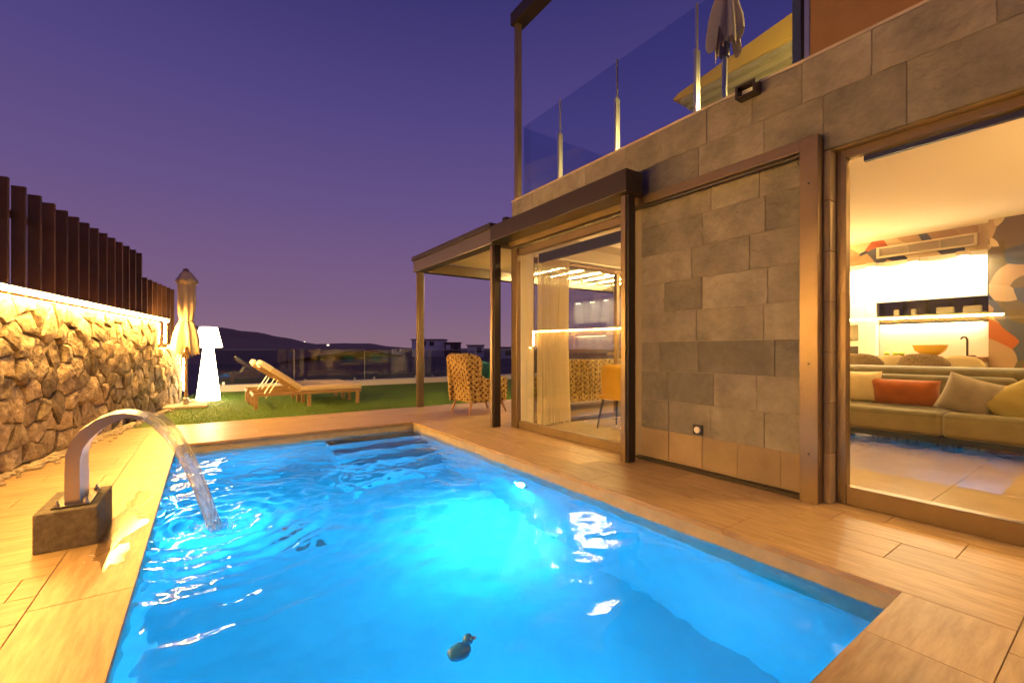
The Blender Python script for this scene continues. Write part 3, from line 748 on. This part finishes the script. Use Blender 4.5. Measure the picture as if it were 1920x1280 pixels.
# ================================================================== GARDEN THINGS
# water spout
sp = thing('water_spout', 'curved stainless steel waterfall spout bolted on a granite block', 'fountain', (-.63, 3.64, 0))
B().box(-.76, -.50, 3.40, 3.88, 0, .216).build('stone_base', 'granite', sp, bevel=.008)
outer = [(-.655, .217), (-.655, .40), (-.652, .50), (-.632, .575), (-.59, .640), (-.53, .690), (-.46, .718), (-.40, .722), (-.345, .708), (-.30, .680)]
inner = [(-.588, .217), (-.590, .40), (-.590, .47), (-.578, .530), (-.548, .582), (-.505, .630), (-.45, .668), (-.40, .690), (-.358, .688), (-.318, .666)]
pr = B().prism(outer + inner[::-1], 'y', 3.50, 3.74)
smooth_by_angle(pr.build('spout', 'steel', sp, bevel=.0015, seg=1), 28)
B().box(-.70, -.54, 3.45, 3.79, .2165, .226).build('base_plate', 'bronze_dark', sp, bevel=.002)
for (x, y) in ((-.68, 3.47), (-.56, 3.47), (-.68, 3.77), (-.56, 3.77)):
    B().lathe([(.013, 0), (.013, .012), (.007, .020), (.006, .034), (.002, .036)], (x, y, .2265), 10).build('bolt', 'steel', sp)
# falling sheet of water
n = 30; m = 28; vs = []; fs = []
for i in range(n + 1):
    k = i / n
    x = -.330 + .39 * k; z = .688 - .03 * k - (.688 - .03 - WZ + .03) * k ** 1.9
    tz_ = -(.03 + 1.9 * .84 * max(k, .02) ** .9); tl = math.hypot(.375, tz_); nx_, nz_ = -tz_ / tl, .375 / tl
    hw = .112 * (1 - .40 * k); ht = .020 + .030 * math.sin(min(1, k * 3) * math.pi / 2) - .012 * k
    for j in range(m):
        a = 2 * math.pi * j / m; rr = 1 + .10 * math.sin(5 * a + 2 * k) + .06 * math.sin(9 * a - 3 * k)
        ox = ht * rr * math.sin(a)
        vs.append((x + nx_ * ox, 3.62 + .09 * k + hw * rr * math.cos(a), z + nz_ * ox))
for i in range(n):
    for j in range(m): j2 = (j + 1) % m; fs.append((i * m + j, i * m + j2, (i + 1) * m + j2, (i + 1) * m + j))
meta(B().add(vs, fs).build('water_stream', 'stream', smooth=True), 'curved sheet of water falling from the steel spout into the pool', 'water')
# froth where the sheet lands
b = B()
for k in range(380):
    a = random.random() * 6.28; r_ = abs(random.gauss(0, .065)); s = random.uniform(.0012, .0042)
    p = Vector((.06 + r_ * math.cos(a) * 1.3, 3.72 + r_ * math.sin(a), WZ + .004 + random.random() ** 3 * .05 * math.exp(-r_ / .08)))
    b.add([p + v * s for v in iv], iff)
for k in range(60):
    p = Vector((random.uniform(-.52, -.31), random.uniform(3.1, 4.1), .003)); s = random.uniform(.002, .005)
    b.add([p + Vector((v.x * s * 1.5, v.y * s * 1.5, v.z * s * .5)) for v in iv], iff)
meta(b.build('foam', 'foam', smooth=True), 'white froth and droplets where the water sheet lands', 'foam', kind='stuff')
# splashed water lying on the coping
for (px_, py_, ra, rb, sd) in ((-.44, 3.62, .10, .34, 1), (-.40, 3.15, .06, .16, 5), (-.39, 4.25, .06, .22, 9)):
    pts = [(px_ + ra * (1 + .3 * math.sin(3 * a + sd) + .18 * math.sin(7 * a + sd)) * math.cos(a), py_ + rb * (1 + .25 * math.sin(4 * a + sd * 2) + .15 * math.sin(9 * a)) * math.sin(a), .003) for a in [2 * math.pi * k / 48 for k in range(48)]]
    lo = [(x, y, .0012) for x, y, z in pts]
    meta(B().add(pts + lo, [tuple(range(48))] + [(k, (k + 1) % 48, 48 + (k + 1) % 48, 48 + k) for k in range(48)]).build('puddle', 'wet'), 'splashed water lying on the tiles beside the spout', 'puddle', 'puddles on the coping')
# floating duck
dk = thing('floating_duck', 'small dark blue duck figure floating in the pool', 'toy duck', (.84, 1.58, WZ - .02))
def ell(c, r, seg=14, rings=9):
    return B().lathe([(max(r[0] * math.sin(math.pi * i / rings), 1e-3), -r[2] * math.cos(math.pi * i / rings)) for i in range(rings + 1)], (0, 0, 0), seg).xf(Matrix.Translation(c) @ Matrix.Diagonal((1, r[1] / r[0], 1, 1)))
q = ell((.84, 1.58, WZ + .012), (.052, .036, .030)); q.v = [(x, y, z + max(0, (.80 - x)) * .55) for x, y, z in q.v]
q.build('body', 'duck', dk, smooth=True)
ell((.878, 1.577, WZ + .050), (.022, .020, .022)).build('head', 'duck', dk, smooth=True)
ell((.903, 1.575, WZ + .047), (.013, .009, .005)).build('bill', 'duckbill', dk, smooth=True)

# floor lamp on the lawn
fl_ = thing('floor_lamp', 'tall glowing white lamp with a cone shade and flared body on the lawn', 'lamp', (.06, 11.75, 0))
smooth_by_angle(B().lathe([(.215, .0), (.222, .012), (.222, .05), (.10, 1.14), (.10, 1.16)], (.06, 11.75, 0), 32).build('lamp_body', 'lamp', fl_))
smooth_by_angle(B().lathe([(.10, 1.155), (.255, 1.16), (.262, 1.17), (.17, 1.585), (.155, 1.60), (.02, 1.60)], (.06, 11.75, 0), 32).build('lamp_shade', 'lamp', fl_))

# parasols, folded
def parasol(label, x, y, z0, H, base=True, zc0=None, wmax=.22, seed=1):
    t = thing('parasol', label, 'parasol', (x, y, z0)); rs = random.Random(seed)
    if base:
        B().box(x - .34, x + .34, y - .30, y + .30, z0, z0 + .055).build('base_slab', 'concrete', t, bevel=.015)
        B().lathe([(.05, 0), (.05, .12), (.032, .13)], (x, y, z0 + .055), 14).build('base_tube', 'alu', t)
    zb = zc0
    B().tube([(x, y, z0 + .05 if base else z0), (x, y, z0 + H - .04)], .026, 12).build('pole', 'teak' if base else 'alu', t, smooth=False)
    nr, nk = 60, 64; vs = []; fs = []; sc_ = wmax / .215
    PR = [(0, .03), (.03, .085), (.12, .165), (.145, .165), (.17, .130), (.26, .128), (.45, .130), (.58, .108), (.62, .100), (.68, .140), (.80, .178), (.92, .196), (1, .200)]
    for i in range(nr + 1):
        q = i / nr; z = z0 + H - q * (z0 + H - zb)
        rr = float(np.interp(q, [p[0] for p in PR], [p[1] for p in PR])) * sc_
        fold = .05 if q < .15 else .12 + (.06 * (q - .62) / .38 if q > .62 else 0)
        for k in range(nk):
            a = 2 * math.pi * k / nk; ph = 8 * a + .9 * math.sin(2.2 * q + seed) + .8 * math.sin(2 * a + seed)
            w = 1 + fold * math.sin(ph) + .09 * math.sin(3 * a + 2.5 * q + seed) + .02 * math.sin(13 * a + 22 * q)
            if .1 < q < .16: w += .07 * math.cos(4 * a + seed)
            dz = 0
            if q > .74: dz = (q - .74) / .26 * (.07 * math.sin(4 * a + seed * 1.7) + .055 * math.sin(ph + 1.2))
            vs.append((x + rr * w * math.cos(a), y + rr * w * math.sin(a), z + dz))
    for i in range(nr):
        for k in range(nk): k2 = (k + 1) % nk; fs.append((i * nk + k, i * nk + k2, (i + 1) * nk + k2, (i + 1) * nk + k))
    cn = B().add(vs, fs).build('canopy', 'canvas', t, smooth=True)
    B().lathe([(wmax * .50, 0), (wmax * .53, .012), (wmax * .50, .03)], (x, y, z0 + H - .625 * (z0 + H - zb)), 24).build('tie_strap', 'canvas', cn)
    B().lathe([(.055, 0), (.05, .03), (.015, .05)], (x, y, z0 + H - .012), 14).build('finial', 'leg', t)
    for k in range(4):
        a = k * math.pi / 2 + .3; B().tube([(x + .035 * math.cos(a), y + .035 * math.sin(a), zb + .35), (x + .075 * math.cos(a), y + .075 * math.sin(a), zb - .05)], .009, 6).build('rib', 'teak', t)
    B().lathe([(.045, 0), (.05, .02), (.05, .12), (.04, .14)], (x, y, zb - .12), 14).build('runner', 'teak' if base else 'bronze_dark', t)
    return t
parasol('folded sand-coloured garden parasol on a flat slab by the end of the stone wall', -.30, 10.50, 0, 2.62, True, 1.06, .215, 1)
parasol('folded cream parasol standing on the upper terrace behind the glass railing', 4.35, 2.46, 3.18, 2.3, False, 4.20, .165, 4)

# sun loungers
def lounger(y0, label, dx=0):
    t = thing('sun_lounger', label, 'sun lounger', (.72 + dx, y0, 0), 0, 'sun loungers side by side on the lawn')
    L, Wd = 1.95, .72; zf = .24; th = .055
    def bx(n, x0, x1, a, b_, z0, z1, m='teak', bev=.004): return B().box(x0, x1, a, b_, z0, z1).build(n, m, t, bevel=bev, seg=1, local=True)
    bx('side_rail', 0, L, 0, .045, zf, zf + th); bx('side_rail', 0, L, Wd - .045, Wd, zf, zf + th)
    bx('end_rail', 0, .045, .046, Wd - .046, zf, zf + th); bx('end_rail', L - .045, L, .046, Wd - .046, zf, zf + th)
    for x in (.02, .92, L - .10):
        for y in (.002, Wd - .055): bx('leg', x, x + .065, y, y + .053, 0, zf - .001)
    for k in range(9): bx('slat', .80 + k * .125, .80 + k * .125 + .085, .047, Wd - .047, zf + .03, zf + .052)
    # raised back
    hx, hz = .76, zf + .06; ang = R(36)
    rot = Matrix.Translation((hx, 0, hz)) @ Matrix.Rotation(ang, 4, 'Y') @ Matrix.Rotation(math.pi, 4, 'Z')
    fr = B(); fr.box(0, .80, -.10, -.06, 0, .03); fr.box(0, .80, -Wd + .06, -Wd + .10, 0, .03); fr.box(.76, .80, -Wd + .1, -.1, 0, .03); fr.xf(rot).build('back_frame', 'teak', t, local=True)
    for y in (.10, Wd - .10):
        B().tube([(.42, y, .53), (.22, y, .20)], .009, 8).build('back_strut', 'alu', t, local=True)
    cs = B().box(0, .84, -Wd + .01, -.01, .032, .135).xf(rot).build('back_cushion', 'cushion', t, bevel=.032, seg=4, local=True); smooth_by_angle(cs, 60)
    cs = B().box(.79, L + .02, .01, Wd - .01, zf + .056, zf + .165).build('seat_cushion', 'cushion', t, bevel=.034, seg=4, local=True); smooth_by_angle(cs, 60)
    tp = B().box(.60, .855, -Wd + .006, -.006, .030, .1385).xf(rot).build('head_towel', 'kerb', t, bevel=.032, seg=4, local=True); smooth_by_angle(tp, 60)
lounger(9.34, 'sand cushioned sun lounger, its back raised, on the pool side of its twin')
lounger(10.40, 'sand cushioned sun lounger, its back raised, on the fence side of its twin', -.03)

# glass fence on the low wall
gf = thing('glass_fence', 'frameless clear glass fence on the low wall at the end of the lawn', 'fence', (5, 14.0, .17))
x = .1; 
while x < 11.9:
    B().box(x + .006, x + 1.994, 13.995, 14.007, .19, 1.13).build('glass_panel', 'fence_glass', gf)
    for q in (.3, 1.7): B().box(x + q - .03, x + q + .03, 13.975, 14.027, .171, .25).build('clamp', 'alu', gf)
    B().box(x - .004, x + .004, 13.99, 14.012, .19, 1.13).build('joint_seal', 'grille', gf)
    x += 2
gp = thing('gate_post', 'dark metal post between the stone wall and the glass fence', 'post', (-.02, 13.2, 0))
B().box(-.05, .01, 13.15, 13.21, 0, 1.25).build('post', 'black', gp, bevel=.004)
B().box(-.06, .02, 13.14, 13.22, 1.251, 1.27).build('post_cap', 'black', gp)

# ------------------------------------------------------------------ seating under the pergola
def wing_chair(label, x, y, rz):
    t = thing('wing_armchair', label, 'armchair', (x, y, 0), rz)   # faces local +x
    def lb(n, bb, m, bev=.03, seg=4): return smooth_by_angle(bb.build(n, m, t, bevel=bev, seg=seg, local=True), 60)
    lb('seat_base', B().box(-.30, .40, -.30, .30, .20, .40), 'fabric')
    lb('seat_cushion', B().box(-.20, .43, -.245, .245, .40, .50), 'fabric', .035)
    pts = [(-.28, .20), (-.42, 1.00), (-.36, 1.045), (-.27, 1.03), (-.20, .80), (-.14, .40), (-.14, .20)]
    lb('backrest', B().prism(pts, 'y', -.33, .33), 'fabric', .025, 3)
    for s in (-1, 1):
        a0, a1 = (s * .265, s * .355) if s > 0 else (s * .355, s * .265)
        w = [(-.36, .20), (-.425, .98), (-.33, 1.03), (-.16, .99), (-.10, .86), (-.13, .68), (-.02, .60), (.40, .63), (.44, .58), (.42, .20)]
        lb('side_wing', B().prism(w, 'y', a0, a1), 'fabric', .025, 3)
    for (lx, ly) in ((-.27, -.25), (-.27, .25), (.35, -.25), (.35, .25)):
        B().tube([(lx, ly, .21), (lx * 1.28, ly * 1.16, 0)], [.026, .016], 10).build('leg', 'leg', t, local=True)
wing_chair('wing armchair in brown and ochre woven pattern beside the pergola post', 3.98, 6.84, R(4))
cushion('scatter_cushion', 'teal green cushion on the patterned wing armchair', (4.14, 6.84, .50), (.40, .40, .15), 'teal', R(92), R(14))
ss = thing('outdoor_sofa', 'patterned outdoor sofa with olive cushions under the pergola', 'sofa', (6.2, 6.2, 0))
def sb(n, x0, x1, y0, y1, z0, z1, m, bev=.03): return smooth_by_angle(B().box(x0, x1, y0, y1, z0, z1).build(n, m, ss, bevel=bev, seg=3), 60)
sb('seat_base', 5.1, 7.3, 5.98, 6.75, .16, .36, 'fabric'); sb('backrest', 5.1, 7.3, 5.85, 6.02, .16, .93, 'fabric', .05)
sb('armrest', 4.98, 5.11, 5.9, 6.75, .16, .62, 'fabric', .04); sb('armrest', 7.29, 7.42, 5.9, 6.75, .16, .62, 'fabric', .04)
for k in range(3): sb('seat_cushion', 5.12 + k * .725, 5.83 + k * .725, 6.06, 6.78, .36, .50, 'cush_olive', .04); sb('back_cushion', 5.12 + k * .725, 5.83 + k * .725, 6.03, 6.20, .50, .90, 'cush_olive', .05)
for x in (5.05, 7.33):
    for y in (5.95, 6.68): B().tube([(x, y, .17), (x, y, 0)], [.025, .018], 8).build('leg', 'leg', ss)
cushion('scatter_cushion', 'teal cushion at the wider end of the patterned outdoor sofa', (5.6, 6.36, .50), (.42, .36, .13), 'teal', 0, R(16))
cushion('scatter_cushion', 'teal cushion at the armrest of the outdoor sofa nearer the bar stools', (6.9, 6.36, .50), (.42, .36, .13), 'teal', 0, R(16))
ct = thing('coffee_table', 'low dark slatted coffee table in front of the outdoor sofa', 'table', (6.2, 7.35, 0))
for k in range(6): B().box(5.55, 6.85, 7.08 + k * .092, 7.08 + k * .092 + .08, .37, .40).build('top_slat', 'wood', ct)
for x in (5.6, 6.8):
    for y in (7.12, 7.58): B().box(x - .02, x + .02, y - .02, y + .02, 0, .369).build('leg', 'bronze_dark', ct)
def stool(label, x, y, rz, m='bronze_dark', sh=.70):
    t = thing('bar_stool', label, 'stool', (x, y, 0), rz, None)
    smooth_by_angle(B().box(-.2, .2, -.2, .2, sh - .05, sh).build('seat', m, t, bevel=.02, local=True))
    bk = []; 
    for i in range(9):
        a = R(-70 + i * 17.5); bk.append((-.21 * math.cos(a), .23 * math.sin(a)))
    bk2 = [(p[0] * .88, p[1] * .88) for p in bk][::-1]
    B().prism(bk + bk2, 'z', sh + .02, sh + .34).build('backrest', m, t, local=True)
    for (lx, ly) in ((-.16, -.16), (-.16, .16), (.16, -.16), (.16, .16)): B().tube([(lx, ly, sh - .05), (lx * 1.35, ly * 1.35, 0)], .013, 8).build('leg', 'bronze_dark', t, local=True)
    B().box(-.19, .19, -.2, -.18, .24, .26).build('footrest', 'bronze_dark', t, local=True); 
stool('dark bar stool under the pergola beside the white door', 9.3, 6.7, R(90)); stool('dark bar stool under the pergola near the sofa armrest', 8.5, 6.7, R(90))
bt = thing('bar_table', 'tall dark bar table under the pergola by the bar stools', 'table', (8.9, 7.3, 0))
B().box(8.1, 9.7, 7.05, 7.55, .98, 1.03).build('table_top', 'wood', bt); B().box(8.25, 8.35, 7.15, 7.45, 0, .979).build('leg', 'bronze_dark', bt); B().box(9.45, 9.55, 7.15, 7.45, 0, .979).build('leg', 'bronze_dark', bt)

# ================================================================== INTERIOR
# curtain
n, m = 150, 18; vs = []; fs = []
for j in range(m + 1):
    z = .03 + 2.4 * j / m; sq = 1 - .06 * math.sin(math.pi * j / m) 
    for i in range(n + 1):
        q = i / n; x = 3.905 + .60 * (.0 + q * sq)
        vs.append((x + .006 * math.sin(q * 60 + 1), 4.965 + .036 * math.sin(q * 2 * math.pi * 10 + .6 * math.sin(q * 9)) * (.75 + .25 * (1 - j / m)) + .012 * math.sin(q * 31 + 2 * j / m), z + (.012 * math.sin(q * 70) if j == 0 else 0)))
for j in range(m):
    for i in range(n): a = j * (n + 1) + i; fs.append((a, a + 1, a + n + 2, a + n + 1))
ct_ = thing('curtain', 'sheer cream curtain gathered at the corner of the window', 'curtain', (4.2, 4.965, .03))
B().add(vs, fs).build('curtain_cloth', 'curtain', ct_, smooth=True)
B().box(3.89, 7.5, 4.93, 5.0, 2.432, 2.45).build('curtain_track', 'white', ct_)
# living room sofa
ls = thing('living_room_sofa', 'long olive velvet sofa facing the sliding glass door', 'sofa', (6.9, .8, 0))
def lsb(n, x0, x1, y0, y1, z0, z1, m='sofa', bev=.04): return smooth_by_angle(B().box(x0, x1, y0, y1, z0, z1).build(n, m, ls, bevel=bev, seg=4), 60)
lsb('plinth', 6.56, 7.40, -.85, 2.45, .085, .16, 'blue_reflection', .008)
for a, b_ in ((-.86, .20), (.205, 1.255), (1.26, 2.46)): lsb('seat_cushion', 6.45, 7.25, a, b_, .16, .43, bev=.06)
for a, b_ in ((-.86, .78), (.785, 2.46)): lsb('back_cushion', 7.08, 7.36, a, b_, .40, .80, bev=.07)
lsb('back_roll', 7.16, 7.44, -.88, 2.48, .70, .90, bev=.09)
lsb('armrest', 6.5, 7.40, 2.462, 2.62, .12, .62, bev=.06)
for x in (6.62, 7.3):
    for y in (-.7, 1.26, 2.3): B().tube([(x, y, .086), (x, y, 0)], [.03, .018], 10).build('leg', 'blue_reflection', ls)
cushion('scatter_cushion', 'cream square cushion at the sofa end by the door jamb', (6.92, 2.10, .435), (.44, .42, .15), 'cush_cream', R(-80), R(16))
cushion('scatter_cushion', 'burnt orange oblong cushion on the olive sofa', (6.93, 1.66, .435), (.66, .34, .16), 'cush_orange', R(-88), R(20))
cushion('scatter_cushion', 'taupe velvet cushion standing tilted over the orange cushion', (6.74, 1.16, .400), (.46, .46, .16), 'cush_grey', R(-84), R(22), R(20))
cushion('scatter_cushion', 'mustard cushion standing on its corner on the olive sofa', (6.78, .62, .36), (.46, .46, .16), 'cush_olive', R(-86), R(20), R(-32))
cushion('scatter_cushion', 'second burnt orange cushion behind the mustard cushion', (6.96, .85, .435), (.5, .32, .14), 'cush_orange', R(-90), R(18))
# kitchen
kt = thing('kitchen_units', 'white kitchen wall units with an oven column and smoked glass display niche', 'kitchen unit', (8.5, 2.4, 0))
def kb(n, x0, x1, y0, y1, z0, z1, m='white', bev=.002, p=None): return B().box(x0, x1, y0, y1, z0, z1).build(n, m, p or kt, bevel=bev, seg=1)
for a, b_ in ((1.20, 1.79), (1.794, 2.372)): kb('upper_door', 8.46, 8.60, a, b_, 1.82, 2.43)
kb('tall_panel', 8.46, 8.60, 2.376, 2.52, 0, 2.43); 
for a, b_, c_, d_ in ((2.524, 3.14, 0, .72), (2.524, 3.14, .724, 1.0), (2.524, 3.14, 1.60, 2.43), (3.144, 3.76, 0, 2.43), (3.764, 4.38, 0, 2.43)): kb('tall_door', 8.46, 8.60, a, b_, c_, d_)
ov_ = kb('oven', 8.455, 8.60, 2.524, 3.14, 1.004, 1.596); kb('oven_window', 8.448, 8.4545, 2.60, 3.06, 1.25, 1.5, 'oven', 0, ov_); kb('oven_window', 8.448, 8.4545, 2.60, 3.06, 1.03, 1.16, 'oven', 0, ov_)
kb('niche_back', 8.58, 8.60, 1.20, 2.372, 1.48, 1.82, 'niche'); kb('niche_shelf', 8.48, 8.58, 1.21, 2.36, 1.60, 1.612, 'board')
kb('niche_glass', 8.462, 8.468, 1.20, 2.372, 1.482, 1.818, 'glass', 0); kb('splashback', 8.59, 8.60, 1.20, 2.372, .96, 1.478)
kb('light_bar', 8.50, 8.56, 1.25, 2.33, 1.462, 1.476, 'down', 0)
for k in range(3): kb('lower_door', 8.10, 8.60, 1.20 + k * .391, 1.588 + k * .391, .08, .94)
kb('worktop', 8.02, 8.60, 1.19, 2.375, .944, 1.012, 'wood', .003)
for k, y in enumerate((1.35, 1.62, 1.95, 2.15)):
    kb('display_bowl' if k < 1 else 'display_glass', 8.50, 8.56, y - (.09 if k < 2 else .03), y + (.09 if k < 2 else .03), 1.613, 1.70, 'kerb', .01)
for k, y in enumerate((1.42, 1.93, 2.42)):   # small spot fittings on top of the cabinets
    t = thing('spot_lamp', 'small metal spot lamp on the top edge of the white kitchen units', 'spot lamp', (8.42, y, 2.40), 0, 'spot lamps along the kitchen units')
    B().box(8.36, 8.455, y - .06, y + .06, 2.37, 2.43).build('lamp_housing', 'grille', t, bevel=.004); B().box(8.37, 8.445, y - .05, y + .05, 2.362, 2.3695).build('lamp_lens', 'down', t)
    area('spot_light', (8.36, y, 2.355), .10, 45, (1, .82, .52), (0, R(-8), 0), None)
ac = thing('air_grille', 'long cream air conditioning grille in the wallpaper above the kitchen', 'air vent', (8.6, 1.86, 2.52))
f = B(); f.box(8.585, 8.618, 1.31, 2.41, 2.52, 2.545); f.box(8.585, 8.618, 1.31, 2.41, 2.665, 2.69); f.box(8.585, 8.618, 1.31, 1.345, 2.545, 2.665); f.box(8.585, 8.618, 2.375, 2.41, 2.545, 2.665)
f.box(8.59, 8.618, 1.68, 1.69, 2.545, 2.665); f.box(8.59, 8.618, 2.03, 2.04, 2.545, 2.665); f.build('frame', 'grille', ac)
for k in range(8): B().box(8.597, 8.615, 1.346, 2.374, 2.550 + k * .0145, 2.556 + k * .0145).build('slat', 'grille', ac)
B().box(8.6195, 8.6197, 1.346, 2.374, 2.546, 2.664).build('backing', 'wicker', ac)
bo = thing('fruit_bowl', 'half-melon shaped yellow bowl on the kitchen worktop', 'bowl', (8.25, 1.72, 1.013))
smooth_by_angle(B().lathe([(.03, 0), (.10, .025), (.16, .08), (.185, .155), (.175, .155), (.15, .085), (.09, .035), (.01, .02)], (8.25, 1.72, 1.013), 28).build('bowl', 'glaze', bo), 50)
fa = thing('kitchen_tap', 'slim dark kitchen tap on the worktop', 'tap', (8.3, 1.38, 1.013))
B().tube([(8.4, 1.38, 1.013), (8.4, 1.38, 1.24), (8.38, 1.39, 1.27), (8.33, 1.41, 1.275), (8.29, 1.42, 1.25)], .012, 8).build('spout', 'bronze_dark', fa); B().box(8.36, 8.44, 1.30, 1.37, 1.013, 1.03).build('lever', 'bronze_dark', fa)
for k, y in enumerate((2.03, 2.10, 2.2)):
    meta(ell((8.28, y, 1.045), (.035, .035, .032)).build('lime', mat('lime skin', (.30, .36, .03), .4), smooth=True), 'green lime lying on the kitchen worktop', 'fruit', 'limes on the worktop')
def dining_chair(label, x, y, rz, m, w=.24, top=1.07, sh=.66):
    t = thing('dining_chair', label, 'chair', (x, y, 0), rz)
    smooth_by_angle(B().box(-.22, .22, -w, w, sh - .06, sh).build('seat', m, t, bevel=.025, seg=3, local=True), 60)
    vs = []; fs = []; n, q_ = 16, 8
    for th in (0, .03):
        for j in range(q_ + 1):
            for i in range(n + 1):
                a = R(-62 + 124 * i / n); zz = j / q_; hh = (top - sh) * (1 - .30 * abs(i / n * 2 - 1) ** 3)
                rr = (w + .02 - th) * (1 + .05 * zz); vs.append((.02 - rr * math.cos(a) * 1.0, rr * 1.1 * math.sin(a), sh - .02 + zz * hh))
    N = (n + 1) * (q_ + 1)
    for s_ in range(2):
        for j in range(q_):
            for i in range(n): a = s_ * N + j * (n + 1) + i; fs.append((a, a + 1, a + n + 2, a + n + 1))
    for i in range(n): a = q_ * (n + 1) + i; fs.append((a, a + 1, N + a + 1, N + a))
    B().add(vs, fs).build('backrest', m, t, smooth=True, local=True)
    for (lx, ly) in ((-.17, -w + .05), (-.17, w - .05), (.17, -w + .05), (.17, w - .05)): B().tube([(lx, ly, sh - .05), (lx * 1.4, ly * 1.25, 0)], [.018, .011], 8).build('leg', 'black', t, local=True)
dining_chair('brown woven high chair at the worktop by the oven column', 7.74, 2.32, 0, 'wicker'); dining_chair('brown woven high chair at the worktop in front of the bowl', 7.74, 1.66, 0, 'wicker')
dining_chair('pale high chair at the worktop between the woven chairs', 7.88, 2.0, 0, 'cush_cream', .2, 1.05); dining_chair('pale high chair at the worktop in front of the tap', 7.88, 1.34, 0, 'cush_cream', .2, 1.05)
dining_chair('mustard yellow upholstered chair beside the sheer curtain', 4.82, 4.22, R(8), 'yellow', .25, .92, .47)
# added ceiling downlights, out of view, to light the room (fitting + light)
for (x, y) in ((4.15, .85), (4.15, -.7), (7.95, -.6), (4.6, 3.3), (6.2, 3.7), (7.4, 3.4)):
    t = thing('downlight', 'added round recessed ceiling downlight, out of view in the living room', 'downlight', (x, y, 2.79), 0, 'added ceiling downlights')
    B().lathe([(.06, 0), (.06, .008), (.045, .009)], (x, y, 2.790), 18).build('ring', 'white', t); B().lathe([(.044, -.002), (.02, -.003)], (x, y, 2.790), 18).build('lens', 'down', t)
    area('added_downlight_light', (x, y, 2.78), .10, 48, (1, .58, .20), (0, 0, 0), None)

def uplighter(x, y, label):  # unseen lamp added to brighten the ceiling
    t = thing('added_uplighter', label, 'lamp', (x, y, 0))
    B().lathe([(.15, 0), (.15, .02), (.02, .03)], (x, y, 0), 20).build('base', 'black', t); B().tube([(x, y, .03), (x, y, 1.78)], .012, 8).build('pole', 'black', t)
    B().lathe([(.02, 1.78), (.12, 1.83), (.16, 1.88), (.15, 1.88), (.11, 1.84), (.02, 1.80)], (x, y, 0), 20).build('bowl', 'black', t)
    B().lathe([(.10, 1.850), (.02, 1.855)], (x, y, 0), 16).build('bulb', 'down', t)
    area('added_uplighter_light', (x, y, 1.87), .2, 230, (1, .58, .19), (R(180), 0, 0), t)
uplighter(5.4, -1.5, 'added unseen slim black uplighter lamp near the sliding door end of the living room'); uplighter(8.0, 3.9, 'added unseen slim black uplighter lamp beside the tall white kitchen doors')

# ================================================================== FAR BUILDINGS
def far(label, u0, u1, v0, dist, m, floors=1, group=None, zb=-1.8):
    k = ((u0 + u1) / 2 - 960) / 828; c_, s_ = math.cos(R(34.8)), math.sin(R(34.8)); l = k * dist
    x, y = l * c_ + dist * s_, -l * s_ + dist * c_; w = (u1 - u0) / 828 * dist; H = (656 - v0) / 828 * dist + 1.1 - zb
    t = thing('far_house', label, 'house', (x, y, zb), R(-34.8))
    B().box(-w / 2, w / 2, 0, w * .7, 0, H).build('wall', m, t, local=True)
    B().box(-w / 2 - .4, w / 2 + .4, -.8, w * .7 + .4, H + .01, H + .35).build('roof', 'bldg2', t, local=True)
    nw = max(2, int(w / 3.0))
    for i in range(nw):
        xx = -w / 2 + (i + .5) * w / nw
        B().box(xx - w / nw * .28, xx + w / nw * .28, -.06, -.002, H - 2.6, H - .7).build('window', 'win_far' if i % 3 else 'bldg', t, local=True)
far('far two-tone villa with a dark flat roof on the skyline', 772, 832, 637, 190, 'bldg'); far('low brown house next to the far villa', 833, 862, 643, 185, 'bldg2')
far('long low white house on the skyline behind the armchair', 876, 906, 648, 170, 'bldg'); far('white house on the skyline beyond the pergola', 925, 962, 652, 150, 'bldg')
far('small white house at the foot of the far ridge', 735, 750, 652, 300, 'bldg')

for (u, v, dist) in ((571, 642, 330), (615, 648, 240)):
    k = (u - 960) / 828; c_, s_ = math.cos(R(34.8)), math.sin(R(34.8)); l = k * dist; x, y = l * c_ + dist * s_, -l * s_ + dist * c_; z = (656 - v) / 828 * dist + 1.1
    t = thing('street_lamp', 'tiny lit street lamp at the foot of the dark hill' if u < 600 else 'tiny lit street lamp beside the far ridge', 'street lamp', (x, y, -1.8))
    B().tube([(x, y, -1.8), (x, y, z)], [.15, .10], 6).build('pole', 'alu', t); B().box(x - .5, x + .5, y - .5, y + .5, z + .01, z + .7).build('lamp_head', 'farlamp', t)
